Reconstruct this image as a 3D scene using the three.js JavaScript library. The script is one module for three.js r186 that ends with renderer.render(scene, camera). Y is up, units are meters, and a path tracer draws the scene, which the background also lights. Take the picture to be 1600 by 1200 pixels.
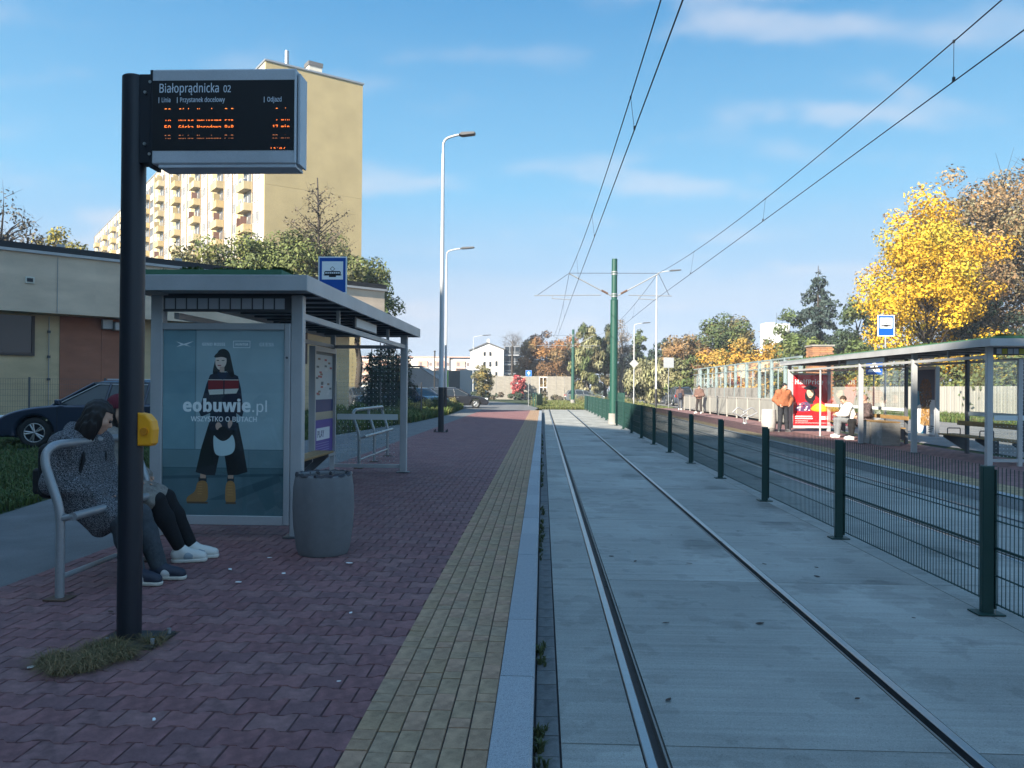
import * as THREE from 'three';
import { RoundedBoxGeometry } from 'three/addons/geometries/RoundedBoxGeometry.js';
import { ConvexGeometry } from 'three/addons/geometries/ConvexGeometry.js';
import { mergeGeometries } from 'three/addons/utils/BufferGeometryUtils.js';

// ---------------------------------------------------------------- camera, sky, sun, exposure
const scene = new THREE.Scene();
const camera = new THREE.PerspectiveCamera(52.0, 4 / 3, 0.1, 3000);
camera.rotation.order = 'YXZ';
camera.position.set(0, 1.5, 0);
camera.rotation.set(0.28 * Math.PI / 180, 2.23 * Math.PI / 180, 0.45 * Math.PI / 180);
const renderer = new THREE.WebGLRenderer({ antialias: true });
renderer.toneMapping = THREE.LinearToneMapping;
renderer.toneMappingExposure = 2.9;
renderer.shadowMap.enabled = true;
const SUN_EL = 28 * Math.PI / 180, SUN_H = [-0.59, 0.807];           // towards the sun: behind the camera, to the left
const sunDir = new THREE.Vector3(SUN_H[0] * Math.cos(SUN_EL), Math.sin(SUN_EL), SUN_H[1] * Math.cos(SUN_EL)).normalize();
const sun = new THREE.DirectionalLight(new THREE.Color().setRGB(1, 0.9, 0.75), 5);
sun.position.copy(sunDir).multiplyScalar(200); sun.castShadow = true;
sun.shadow.mapSize.set(4096, 4096); sun.shadow.radius = 1;
Object.assign(sun.shadow.camera, { left: -130, right: 130, top: 130, bottom: -130, near: 1, far: 500 });
scene.add(sun); scene.add(sun.target);

// ---------------------------------------------------------------- random numbers, noise, textures
function rng(seed) { let a = seed >>> 0; return () => { a = (a + 0x6D2B79F5) >>> 0; let t = a; t = Math.imul(t ^ (t >>> 15), t | 1); t ^= t + Math.imul(t ^ (t >>> 7), t | 61); return ((t ^ (t >>> 14)) >>> 0) / 4294967296; }; }
const R0 = rng(7);
const hash = (x, y, s) => { let h = Math.imul(x, 374761393) + Math.imul(y, 668265263) + Math.imul(s, 974634777); h = Math.imul(h ^ (h >>> 13), 1274126177); return ((h ^ (h >>> 16)) >>> 0) / 4294967296; };
function vnoise(x, y, p, s) {                                        // value noise that repeats after p cells
  const xi = Math.floor(x), yi = Math.floor(y), fx = x - xi, fy = y - yi, u = fx * fx * (3 - 2 * fx), v = fy * fy * (3 - 2 * fy);
  const m = (n) => ((n % p) + p) % p, a = hash(m(xi), m(yi), s), b = hash(m(xi + 1), m(yi), s), c = hash(m(xi), m(yi + 1), s), d = hash(m(xi + 1), m(yi + 1), s);
  return a + (b - a) * u + (c - a) * v + (a - b - c + d) * u * v;
}
function fbm(x, y, p, oct, s) { let t = 0, a = 0.5, n = 0; for (let i = 0; i < oct; i++) { t += a * vnoise(x, y, p, s + i); n += a; x *= 2; y *= 2; p *= 2; a *= 0.5; } return t / n; }
const clamp = (v, a = 0, b = 1) => Math.min(b, Math.max(a, v)), lerp = (a, b, t) => a + (b - a) * t;
const smooth = (a, b, v) => { const t = clamp((v - a) / (b - a)); return t * t * (3 - 2 * t); };
function dataTex(w, h, fn, srgb = true) {
  const d = new Uint8Array(w * h * 4);
  for (let j = 0; j < h; j++) for (let i = 0; i < w; i++) { const c = fn(i / w, j / h, i, j), k = (j * w + i) * 4; d[k] = 255 * clamp(c[0]); d[k + 1] = 255 * clamp(c[1]); d[k + 2] = 255 * clamp(c[2]); d[k + 3] = 255; }
  const t = new THREE.DataTexture(d, w, h); t.wrapS = t.wrapT = THREE.RepeatWrapping; t.magFilter = THREE.LinearFilter; t.minFilter = THREE.LinearFilter; t.needsUpdate = true;
  if (srgb) t.colorSpace = THREE.SRGBColorSpace; return t;
}
const rep = (t, s) => { const c = t.clone(); c.repeat.set(s, s); c.needsUpdate = true; return c; };   // s repeats per metre
// grey modulation maps (values around 0.8-1 so that the base colour stays the material's own)
const G = (v) => [v, v, v];
const tGrain = dataTex(256, 256, (u, v, i, j) => G(0.80 + 0.2 * (0.55 * hash(i, j, 3) + 0.45 * fbm(u * 8, v * 8, 8, 4, 11))));
const tConc = dataTex(1024, 1024, (u, v, i, j) => {
  const br = fbm(u * 3, v * 150, 450, 2, 5) - 0.5, b = fbm(u * 4, v * 4, 4, 5, 21), st = smooth(0.60, 0.72, fbm(u * 6, v * 6, 6, 5, 77)), sp = hash(i, j, 9) - 0.5, pit = hash(i >> 1, j >> 1, 41) > 0.995 ? 0.16 : 0;
  const st2 = smooth(0.62, 0.66, fbm(u * 14, v * 14, 14, 4, 177)) * 0.08;
  return G(0.86 + 0.10 * br + 0.24 * (b - 0.5) - 0.09 * st - st2 * 0.7 + 0.17 * sp - pit);
});
const tAsph = dataTex(512, 512, (u, v, i, j) => G(0.82 + 0.2 * (hash(i, j, 6) - 0.5) + 0.25 * (fbm(u * 5, v * 5, 5, 5, 8) - 0.5)));
const tGran = dataTex(256, 256, (u, v, i, j) => { const s = hash(i >> 1, j >> 1, 15); return G(s > 0.86 ? 1 : s < 0.15 ? 0.6 : 0.82 + 0.12 * hash(i, j, 2)); });
const tRender = dataTex(512, 512, (u, v, i, j) => G(0.9 + 0.08 * (hash(i, j, 31) - 0.5) + 0.16 * (fbm(u * 3, v * 8, 24, 5, 33) - 0.5)));
const tPaver = dataTex(512, 512, (u, v, i, j) => { const g = fbm(u * 14, v * 14, 14, 4, 51); const s = smooth(0.6, 0.7, fbm(u * 5, v * 5, 5, 4, 55)) * 0.07; return G(0.80 + 0.26 * (hash(i, j, 52) - 0.5) + 0.26 * (g - 0.5) - s); });
const tWood = dataTex(256, 256, (u, v) => G(0.8 + 0.3 * (fbm(u * 2, v * 40, 80, 3, 61) - 0.5)));
const tFleece = dataTex(256, 256, (u, v, i, j) => { const s = fbm(u * 60, v * 60, 60, 2, 71); return G(s > 0.56 ? 1 : 0.2 + 0.45 * s); });
const tSoil = dataTex(512, 512, (u, v, i, j) => { const b = fbm(u * 6, v * 6, 6, 5, 81), s = hash(i, j, 82); return [0.55 + 0.4 * (b - 0.5) + 0.2 * s, 0.62 + 0.35 * (b - 0.5) + 0.2 * s, 0.5 + 0.2 * s]; });
const tFacade = dataTex(256, 256, (u, v, i, j) => G(0.92 + 0.05 * (hash(i, j, 91) - 0.5) + 0.10 * (fbm(u * 4, v * 4, 4, 4, 92) - 0.5)));

const C = (r, g, b) => new THREE.Color().setRGB(r, g, b);
const mat = (c, rough = 0.8, o = {}) => new THREE.MeshStandardMaterial({ color: Array.isArray(c) ? C(...c) : c, roughness: rough, metalness: 0, ...o });

// ---------------------------------------------------------------- sky (air and thin cloud only)
{
  const SKY = [[0, 0.62, 0.73, 0.88], [0.1, 0.50, 0.70, 0.94], [0.24, 0.25, 0.62, 0.96], [0.45, 0.085, 0.36, 0.72], [1, 0.05, 0.2, 0.5]];
  const W = 1024, H = 512, d = new Float32Array(W * H * 4);
  for (let j = 0; j < H; j++) for (let i = 0; i < W; i++) {
    const th = ((i + 0.5) / W - 0.5) * 2 * Math.PI, el = ((j + 0.5) / H - 0.5) * Math.PI, y = Math.sin(el), cx = Math.cos(el) * Math.cos(th), cz = Math.cos(el) * Math.sin(th);
    const a = clamp(y);
    // from pale horizon to blue zenith
    let s = 0; while (s < 3 && a > SKY[s + 1][0]) s++;
    const f = clamp((a - SKY[s][0]) / (SKY[s + 1][0] - SKY[s][0])); let [r, g, b] = [1, 2, 3].map((q) => lerp(SKY[s][q], SKY[s + 1][q], f));
    const cs = clamp(cx * sunDir.x + y * sunDir.y + cz * sunDir.z, -1, 1), gl = Math.pow(clamp(0.5 + 0.5 * cs), 4) * 1.5 + Math.pow(clamp(cs), 40) * 2;
    r += gl * 0.36; g += gl * 0.50; b += gl * 0.62;
    const q = 1 / (0.16 + Math.max(y, 0)), px = cx * q, pz = cz * q;
    let n = fbm(px * 1.5 + 40, pz * 2.6 + 40, 4096, 6, 101), m = fbm(px * 0.45 + 17, pz * 0.6 + 9, 4096, 3, 111);
    const w = fbm(px * 4.5 + n * 2.2 + 11, pz * 9 + 70, 8192, 5, 151); let c = smooth(0.50, 0.78, n * 0.5 + m * 0.3 + w * 0.24) * smooth(0.42, 0.7, w) * 0.62 * smooth(0.0, 0.12, y);
    const hz = smooth(0.24, 0.02, y) * smooth(0.30, 0.62, fbm(th * 3 + 50, y * 26 + 3, 4096, 5, 131)) * 0.38;
    c = clamp(c + hz);
    r = lerp(r, 0.80, c); g = lerp(g, 0.83, c); b = lerp(b, 0.92, c);
    if (y < 0) { const f = smooth(0, -0.08, y); r = lerp(r, 0.16, f); g = lerp(g, 0.17, f); b = lerp(b, 0.16, f); }
    const o = (j * W + i) * 4, E = 1 / 2.9; d[o] = r * E; d[o + 1] = g * E; d[o + 2] = b * E; d[o + 3] = 1;
  }
  const t = new THREE.DataTexture(d, W, H, THREE.RGBAFormat, THREE.FloatType);
  t.mapping = THREE.EquirectangularReflectionMapping; t.magFilter = THREE.LinearFilter; t.minFilter = THREE.LinearFilter; t.colorSpace = THREE.LinearSRGBColorSpace; t.needsUpdate = true;
  scene.background = t; scene.environment = t;
}

// ---------------------------------------------------------------- geometry helpers
const V = (x, y, z) => new THREE.Vector3(x, y, z);
function bx(w, h, d, x = 0, y = 0, z = 0, r = 0) { const g = r ? new RoundedBoxGeometry(w, h, d, 2, r) : new THREE.BoxGeometry(w, h, d); g.translate(x, y, z); return g; }
function span(x0, x1, y0, y1, z0, z1, r = 0) { return bx(Math.abs(x1 - x0), Math.abs(y1 - y0), Math.abs(z1 - z0), (x0 + x1) / 2, (y0 + y1) / 2, (z0 + z1) / 2, r); }
function cyl(r0, r1, h, x = 0, y = 0, z = 0, n = 16) { const g = new THREE.CylinderGeometry(r1, r0, h, n); g.translate(x, y + h / 2, z); return g; }   // base radius r0, top r1, base at y
function bar(a, b, r, n = 8, r2 = r) { const A = V(...a), B = V(...b), d = B.clone().sub(A), L = d.length(); const g = new THREE.CylinderGeometry(r2, r, L, n); g.applyQuaternion(new THREE.Quaternion().setFromUnitVectors(V(0, 1, 0), d.normalize())); g.translate((A.x + B.x) / 2, (A.y + B.y) / 2, (A.z + B.z) / 2); return g; }
function bend(pts, r, fil = 0.08, n = 10) {                          // a tube along a polyline with rounded corners
  const P = pts.map((p) => V(...p)), path = new THREE.CurvePath();
  let prev = P[0];
  for (let i = 1; i < P.length - 1; i++) {
    const a = P[i].clone().add(P[i - 1].clone().sub(P[i]).setLength(Math.min(fil, P[i].distanceTo(P[i - 1]) * 0.48))), b = P[i].clone().add(P[i + 1].clone().sub(P[i]).setLength(Math.min(fil, P[i].distanceTo(P[i + 1]) * 0.48)));
    path.add(new THREE.LineCurve3(prev, a)); path.add(new THREE.QuadraticBezierCurve3(a, P[i], b)); prev = b;
  }
  path.add(new THREE.LineCurve3(prev, P[P.length - 1]));
  const pts2 = []; path.curves.forEach((c, k) => { const m = c.isLineCurve3 ? 1 : 6; for (let i = 0; i < m; i++) pts2.push(c.getPoint(i / m)); }); pts2.push(P[P.length - 1]);
  const out = [];
  for (let i = 0; i < pts2.length - 1; i++) { out.push(bar(pts2[i].toArray(), pts2[i + 1].toArray(), r, n)); if (i) { const s = new THREE.SphereGeometry(r, n, 6); s.translate(...pts2[i].toArray()); out.push(s); } }
  return join(out);
}
function ext(pts, depth, bevel = 0, seg = 2) { const s = new THREE.Shape(pts.map((p) => new THREE.Vector2(...p))); return new THREE.ExtrudeGeometry(s, { depth, bevelEnabled: bevel > 0, bevelSize: bevel, bevelThickness: bevel, bevelSegments: seg, bevelOffset: -bevel, curveSegments: 10 }); }
const rot = (g, x = 0, y = 0, z = 0) => { if (x) g.rotateX(x); if (y) g.rotateY(y); if (z) g.rotateZ(z); return g; };
const mv = (g, x, y, z) => g.translate(x, y, z);
function join(list) {
  const flat = list.flat(Infinity).map((g) => { const q = g.index ? g.toNonIndexed() : g; for (const k of Object.keys(q.attributes)) if (!['position', 'normal', 'uv', 'color'].includes(k)) q.deleteAttribute(k); if (!q.attributes.uv) q.setAttribute('uv', new THREE.BufferAttribute(new Float32Array(q.attributes.position.count * 2), 2)); return q; });
  return flat.length === 1 ? flat[0] : mergeGeometries(flat, false);
}
function metreUV(g) {                                                // uv in metres from the dominant face direction
  const p = g.attributes.position, n = g.attributes.normal, uv = new Float32Array(p.count * 2);
  for (let i = 0; i < p.count; i++) { const ax = Math.abs(n.getX(i)), ay = Math.abs(n.getY(i)), az = Math.abs(n.getZ(i)); let u, v; if (ay >= ax && ay >= az) { u = p.getX(i); v = p.getZ(i); } else if (ax >= az) { u = p.getZ(i); v = p.getY(i); } else { u = p.getX(i); v = p.getY(i); } uv[2 * i] = u; uv[2 * i + 1] = v; }
  g.setAttribute('uv', new THREE.BufferAttribute(uv, 2)); return g;
}
function quad(w, h, x, y, z, ry = 0, rx = 0) { const g = new THREE.PlaneGeometry(w, h); if (rx) g.rotateX(rx); if (ry) g.rotateY(ry); g.translate(x, y, z); return g; }
function sheet(pts, y) {                                             // flat ground polygon, uv in metres, points [x, z]
  const g = new THREE.ShapeGeometry(new THREE.Shape(pts.map(([x, z]) => new THREE.Vector2(x, -z)))); g.rotateX(-Math.PI / 2); g.translate(0, y, 0); return metreUV(g);
}

// ---------------------------------------------------------------- naming helpers
const used = {};
function numbered(n) { const k = used[n] = (used[n] ?? -1) + 1; return k ? `${n}_${String(k).padStart(3, '0')}` : n; }
function thing(name, label, category, pos = [0, 0, 0], turn = 0, group) { const o = new THREE.Group(); o.name = numbered(name); o.position.set(...pos); o.rotation.y = turn; o.userData = { label, category }; if (group) o.userData.group = group; scene.add(o); return o; }
function part(parent, name, geos, m, o = {}) {
  const g = Array.isArray(geos) ? join(geos) : geos; if (!o.uv) metreUV(g);
  const e = new THREE.Mesh(g, m); e.name = name; e.castShadow = e.receiveShadow = true; if (o.label) e.userData.label = o.label; if (o.stuff) e.userData.kind = 'stuff'; parent.add(e); return e;
}
function solo(name, label, category, geos, m, o = {}) { const e = part(scene, numbered(name), geos, m, o); e.userData.label = label; e.userData.category = category; if (o.group) e.userData.group = o.group; if (o.pos) e.position.set(...o.pos); if (o.turn) e.rotation.y = o.turn; return e; }
function struct(name, geos, m, o = {}) { const e = geos ? part(scene, numbered(name), geos, m, o) : new THREE.Group(); if (!geos) { e.name = numbered(name); scene.add(e); } e.userData.kind = 'structure'; if (o.label) e.userData.label = o.label; return e; }
function copyOf(root, pos, turn, label, group) { const r = root.clone(); r.name = numbered(root.name.replace(/_\d{3}$/, '')); r.userData = { ...root.userData }; r.position.set(...pos); r.rotation.y = turn; r.userData.label = label; if (group) r.userData.group = group; scene.add(r); return r; }
function inst(parent, name, geo, m, mats, cols, o = {}) { const e = new THREE.InstancedMesh(geo, m, mats.length); mats.forEach((x, i) => { e.setMatrixAt(i, x); if (cols) e.setColorAt(i, cols[i]); }); e.name = name; e.castShadow = e.receiveShadow = true; e.userData.kind = 'stuff'; if (o.label) e.userData.label = o.label; if (o.category) e.userData.category = o.category; parent.add(e); return e; }
const M4 = (x, y, z, ry = 0, s = 1, rx = 0, rz = 0, sy = s) => new THREE.Matrix4().compose(V(x, y, z), new THREE.Quaternion().setFromEuler(new THREE.Euler(rx, ry, rz, 'YXZ')), V(s, sy, s));
camera.updateMatrixWorld(true);
const seen = (x, y, z) => { const p = V(x, y, z).applyMatrix4(camera.matrixWorldInverse), t = Math.tan(26 * Math.PI / 180); return p.z < 0 && Math.abs(p.x / -p.z) < t * 4 / 3 * 1.03 && Math.abs(p.y / -p.z) < t * 1.03; };

// ---------------------------------------------------------------- materials
const M = {
  bed: mat([0.035, 0.03, 0.03], 1), conc: mat([0.40, 0.40, 0.375], 0.85, { map: rep(tConc, 1 / 3.2), bumpMap: rep(tGrain, 3), bumpScale: 0.002 }),
  concPale: mat([0.36, 0.345, 0.32], 0.9, { map: rep(tConc, 0.4) }), granite: mat([0.44, 0.47, 0.5], 0.75, { map: rep(tGran, 4) }),
  asphalt: mat([0.20, 0.205, 0.21], 0.9, { map: rep(tAsph, 0.5) }), asphaltDark: mat([0.07, 0.07, 0.075], 0.9, { map: rep(tAsph, 0.4) }),
  seal: mat([0.24, 0.235, 0.22], 0.8, { map: rep(tGrain, 2) }), railTop: mat([0.44, 0.46, 0.48], 0.32, { metalness: 1, map: rep(tGrain, 2) }), railSide: mat([0.06, 0.05, 0.045], 0.7, { map: rep(tGrain, 3) }),
  alu: mat([0.50, 0.51, 0.52], 0.42, { metalness: 0.12, map: rep(tFacade, 1) }), aluDark: mat([0.10, 0.105, 0.115], 0.5, { map: rep(tFacade, 1) }),
  galv: mat([0.42, 0.44, 0.46], 0.4, { metalness: 0.45, map: rep(tGrain, 2) }), black: mat([0.012, 0.014, 0.02], 0.35), navy: mat([0.014, 0.018, 0.028], 0.42, { map: rep(tGrain, 3) }),
  fence: mat([0.006, 0.042, 0.035], 0.5), pole: mat([0.013, 0.08, 0.06], 0.5, { map: rep(tFacade, 2) }), lampWhite: mat([0.5, 0.52, 0.54], 0.45, { metalness: 0.2 }), blackPaint: mat([0.02, 0.02, 0.022], 0.6),
  wire: mat([0.03, 0.03, 0.032], 0.6), wood: mat([0.45, 0.27, 0.10], 0.6, { map: rep(tWood, 2) }), white: mat([0.78, 0.78, 0.76], 0.6), rubber: mat([0.02, 0.02, 0.02], 0.9), orange: mat([0.85, 0.36, 0.01], 0.45),
  glass: new THREE.MeshPhysicalMaterial({ color: C(0.97, 0.985, 0.98), roughness: 0.02, transmission: 1, thickness: 0, ior: 1.45 }), darkGlass: mat([0.02, 0.026, 0.032], 0.06),
  steel: mat([0.55, 0.56, 0.57], 0.3, { metalness: 0.9 }), rust: mat([0.11, 0.065, 0.045], 0.9), dot: mat([0.62, 0.66, 0.66], 0.7),
};

// ================================================================ GROUND
const FX = 3.33, TY = -0.16;                                         // fence line, track slab level (platform = 0)
struct('ground', sheet([[-900, 300], [900, 300], [900, -1800], [-900, -1800]], -0.26), mat([0.075, 0.085, 0.035], 1, { map: rep(tSoil, 0.25) }));
const mLawn = mat([0.055, 0.085, 0.022], 1, { map: rep(tSoil, 0.4) });
struct('lawn', sheet([[-90, 40], [-0.4, 40], [-0.4, -240], [-90, -240]], -0.035), mLawn);
struct('lawn', sheet([[7.1, 40], [90, 40], [90, -240], [7.1, -240]], -0.035), mLawn);
struct('path', sheet([[-6.3, 20], [-0.5, 20], [-0.5, -56], [-0.3, -60], [-1.0, -68], [-3, -80], [-8, -94], [-16, -104], [-30, -112], [-30, -106], [-18, -97], [-11, -86], [-7.2, -70], [-5.6, -56], [-5.2, -44], [-5.5, -34], [-6.1, -29], [-6.8, -20], [-7, -13], [-6.3, -8.9]], -0.024), M.asphalt);
struct('car_park', sheet([[-60, -44], [-9.4, -49.5], [-7.6, -64], [-12, -90], [-60, -110]], -0.026), M.asphaltDark);
struct('road', sheet([[11.1, 30], [19.8, 30], [19.8, -150], [15, -190], [9, -190], [11.1, -150]], -0.02), mat([0.27, 0.265, 0.26], 0.9, { map: rep(tAsph, 0.3) }));

// ---- red paving of wave-shaped pavers, every near one a piece of its own
function waveOutline(s = 1) {                                        // half waist 0.07, half end 0.095, 0.2 wide, 0.165 row pitch
  const t = [[-0.1, 0.095], [-0.065, 0.095], [-0.035, 0.07], [0.035, 0.07], [0.065, 0.095], [0.1, 0.095]];
  const p = [...t.map(([x, y]) => [x, y]), ...t.slice().reverse().map(([x, y]) => [x, -y])];
  return p.map(([x, y]) => [x - Math.sign(x) * s, y - Math.sign(y) * s]);
}
function paverGeo(outer, inner, drop = 0.012, bev = 0.0035) {        // flat top, chamfer, side
  const n = outer.length, pos = [], push = (...q) => q.forEach((a) => pos.push(...a));
  const sh = THREE.ShapeUtils.triangulateShape(inner.map((p) => new THREE.Vector2(...p)), []);
  const I = (k, y) => [inner[k % n][0], y, -inner[k % n][1]], O = (k, y) => [outer[k % n][0], y, -outer[k % n][1]];
  const area = THREE.ShapeUtils.area(inner.map((p) => new THREE.Vector2(...p)));
  for (const [a, b, c] of sh) push(I(a, 0), I(b, 0), I(c, 0));
  for (let k = 0; k < n; k++) { const A = I(k, 0), B = I(k + 1, 0), c = O(k, -drop), d = O(k + 1, -drop); if (area < 0) push(A, B, d, A, d, c); else push(A, d, B, A, c, d); }
  const g = new THREE.BufferGeometry(); g.setAttribute('position', new THREE.Float32BufferAttribute(pos, 3)); g.computeVertexNormals();
  const nn = g.attributes.normal; for (let i = 0; i < sh.length * 3; i++) if (nn.getY(i) < 0) { nn.setXYZ(i, 0, 1, 0); }
  return metreUV(g);
}
const waveGeo = paverGeo(waveOutline(0.0015), waveOutline(0.006));
{
  const rnd = rng(21), g = struct('platform_paving'); part(g, 'paving_bed', span(-4.0, -0.81, -0.1, -0.011, 12, -53.2), M.bed);
  const tones = [[0.32, 0.147, 0.15], [0.345, 0.16, 0.16], [0.29, 0.142, 0.148], [0.33, 0.167, 0.168], [0.31, 0.137, 0.14], [0.35, 0.182, 0.178]];
  const ms = tones.map((c, i) => { const t = rep(tPaver, 1.7); t.offset.set(i * 0.17, i * 0.31); return mat(c, 0.88, { map: t, bumpMap: rep(tGrain, 6), bumpScale: 0.0015 }); });
  const all = [];
  for (let k = -70; k < 320; k++) { const z = -2.0 - k * 0.165; if (z < -53 || z > 11.8) continue; const off = (((k % 2) + 2) % 2) * 0.1; for (let x = -3.9 + off; x < -0.85; x += 0.2) if (Math.abs(x + 2.41) > 0.12 || Math.abs(z + 4.53) > 0.12) all.push([x, z, rnd()]); }
  const half = (s) => { const o = [[-0.0985, 0.0935], [-0.065, 0.0935], [-0.035, 0.0685], [-0.012, 0.0685], [-0.012, -0.0685], [-0.035, -0.0685], [-0.065, -0.0935], [-0.0985, -0.0935]], n = o.map(([x, y]) => [x + (x < -0.05 ? 0.004 : -0.004), y - Math.sign(y) * 0.004]); return paverGeo(s > 0 ? o : o.map(([x, y]) => [-x, y]).reverse(), s > 0 ? n : n.map(([x, y]) => [-x, y]).reverse()); };
  for (const s of [1, -1]) { const q = all.filter(([x]) => (s > 0 ? Math.abs(x + 1.0) < 0.01 : Math.abs(x + 3.8) < 0.01)); inst(g, 'cut_pavers', half(s), mat([1, 1, 1], 0.88, { map: rep(tPaver, 1.7) }), q.map(([, z]) => M4(s > 0 ? -0.8 : -4.0, -0.002, z)), q.map(([, , r]) => C(...tones[Math.floor(r * 6)]))); }
  const near = all.filter(([x, z]) => seen(x, 0, z) && !(x < -2.6 && z < -5.6 && z > -8 && x < -3.3)).sort((a, b) => b[1] - a[1]).slice(0, 300), set = new Set(near);
  for (const [x, z, r] of near) { const e = new THREE.Mesh(waveGeo, ms[Math.floor(r * 6)]); e.name = 'paver'; e.position.set(x, -0.001 - 0.003 * rnd(), z); e.rotation.set((rnd() - 0.5) * 0.012, (rnd() - 0.5) * 0.012 + (r > 0.5 ? Math.PI : 0), (rnd() - 0.5) * 0.012); e.castShadow = e.receiveShadow = true; g.add(e); }
  const rest = all.filter((p) => !set.has(p));
  inst(g, 'far_pavers', waveGeo, mat([1, 1, 1], 0.88, { map: rep(tPaver, 1.7) }), rest.map(([x, z, r]) => M4(x, -0.001 - 0.003 * rnd(), z, r > 0.5 ? Math.PI : 0, 1, (rnd() - 0.5) * 0.01, (rnd() - 0.5) * 0.01)), rest.map(([x, z, r]) => { const c = tones[Math.floor(r * 6)], q = 0.93 + 0.14 * rnd(); return C(c[0] * q, c[1] * q, c[2] * q); }));
}
// ---- yellow edge strip: six courses of oblong blocks
const boxOut = (w, l, s) => [[-w / 2 + s, -l / 2 + s], [w / 2 - s, -l / 2 + s], [w / 2 - s, l / 2 - s], [-w / 2 + s, l / 2 - s]];
{
  const rnd = rng(31), g = struct('yellow_paving_strip'); part(g, 'paving_bed', span(-0.81, -0.21, -0.1, -0.0115, 12, -53.2), M.bed);
  const geos = [0.1, 0.2].map((l) => paverGeo(boxOut(0.099, l, 0.001), boxOut(0.099, l, 0.004)));
  const tones = [[0.57, 0.375, 0.215], [0.53, 0.36, 0.215], [0.59, 0.385, 0.235], [0.54, 0.345, 0.21], [0.51, 0.35, 0.22], [0.58, 0.355, 0.225]];
  const ms = tones.map((c, i) => { const t = rep(tPaver, 1.9); t.offset.set(i * 0.23, i * 0.11); return mat(c, 0.88, { map: t, bumpMap: rep(tGrain, 6), bumpScale: 0.0015 }); });
  const all = [];
  for (let c = 0; c < 6; c++) { let z = 0.5 - rnd() * 0.2; while (z > -53) { const k = rnd() < 0.62 ? 1 : 0, l = [0.1, 0.2][k]; all.push([-0.76 + c * 0.1, z - l / 2, k, rnd()]); z -= l; } }
  const near = all.filter(([x, z]) => seen(x, 0, z)).sort((a, b) => b[1] - a[1]).slice(0, 300), set = new Set(near);
  for (const [x, z, k, r] of near) { const e = new THREE.Mesh(geos[k], ms[Math.floor(r * 6)]); e.name = 'paver'; e.position.set(x, -0.001 - 0.003 * rnd(), z); e.rotation.set((rnd() - 0.5) * 0.012, (rnd() - 0.5) * 0.012, (rnd() - 0.5) * 0.014); e.castShadow = e.receiveShadow = true; g.add(e); }
  for (const k of [0, 1]) { const rest = all.filter((p) => !set.has(p) && p[2] === k); inst(g, 'far_pavers', geos[k], mat([1, 1, 1], 0.88, { map: rep(tPaver, 1.9) }), rest.map(([x, z]) => M4(x, -0.001 - 0.003 * rnd(), z)), rest.map(([, , , r]) => { const c = tones[Math.floor(r * 6)], q = 0.93 + 0.14 * rnd(); return C(c[0] * q, c[1] * q, c[2] * q); })); }
}
// ---- granite kerb and the gutter course at its foot
function kerb(x0, x1, s) {
  const rnd = rng(41 + s), g = struct('platform_kerb'), shape = ext([[0, -0.4], [0, -0.003], [0.003, 0], [0.166, 0], [0.178, -0.012], [0.178, -0.4]], 0.994); shape.translate(0, 0, -0.497); if (s < 0) { shape.rotateY(Math.PI); } metreUV(shape);
  const ms = [0, 1, 2].map((i) => { const q = 0.94 + 0.06 * i, t = rep(tGran, 4); t.offset.set(i * 0.3, i * 0.2); return mat([0.40 * q, 0.43 * q, 0.46 * q], 0.72, { map: t, bumpMap: rep(tGran, 4), bumpScale: 0.0008 }); });
  for (let i = 0; i < 66; i++) { const e = new THREE.Mesh(shape, ms[Math.floor(rnd() * 3)]); e.name = 'kerb_stone'; e.position.set((s > 0 ? x0 : x1) + (rnd() - 0.5) * 0.003, 0.004 + (rnd() - 0.5) * 0.003, 0.4 - i * 0.999 + (s > 0 ? 0 : 0)); if (e.position.z < -53) continue; e.castShadow = e.receiveShadow = true; g.add(e); }
}
kerb(-0.21, -0.03, 1); kerb(6.69, 6.87, -1);
{
  const rnd = rng(51), g = struct('gutter'), geo = paverGeo(boxOut(0.118, 0.215, 0.002), boxOut(0.118, 0.215, 0.005));
  part(g, 'paving_bed', span(-0.03, 0.1, -0.3, -0.174, 4, -62), M.bed);
  const ms = [0, 1, 2].map((i) => mat([0.22 + 0.02 * i, 0.225 + 0.02 * i, 0.225 + 0.018 * i], 0.9, { map: rep(tPaver, 2 + i * 0.1) }));
  const rest = [];
  for (let i = 0; i < 275; i++) { const z = -2.6 - i * 0.216, e = new THREE.Mesh(geo, ms[Math.floor(rnd() * 3)]); e.name = 'gutter_sett'; e.position.set(0.035, -0.163 - 0.004 * rnd(), z); e.rotation.set((rnd() - 0.5) * 0.02, 0, (rnd() - 0.5) * 0.02); e.castShadow = e.receiveShadow = true; g.add(e); }
  const tuft = weedGeo(rng(5), 9, 0.05), rn = rng(52), mats = [];
  for (let i = 0; i < 260; i++) { const z = -2.9 - Math.pow(rn(), 1.5) * 26, cl = fbm(z * 1.4 + 50, 3, 999, 3, 7); if (cl < 0.5) continue; mats.push(M4(-0.02 + rn() * 0.05, -0.168, z, rn() * 6, 0.5 + rn() * 0.7)); }
  const w = inst(scene, 'gutter_weeds', tuft, mat([0.07, 0.085, 0.03], 0.9, { side: THREE.DoubleSide }), mats); w.userData.label = 'small green weeds growing along the foot of the kerb'; w.userData.category = 'weeds';
}
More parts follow.
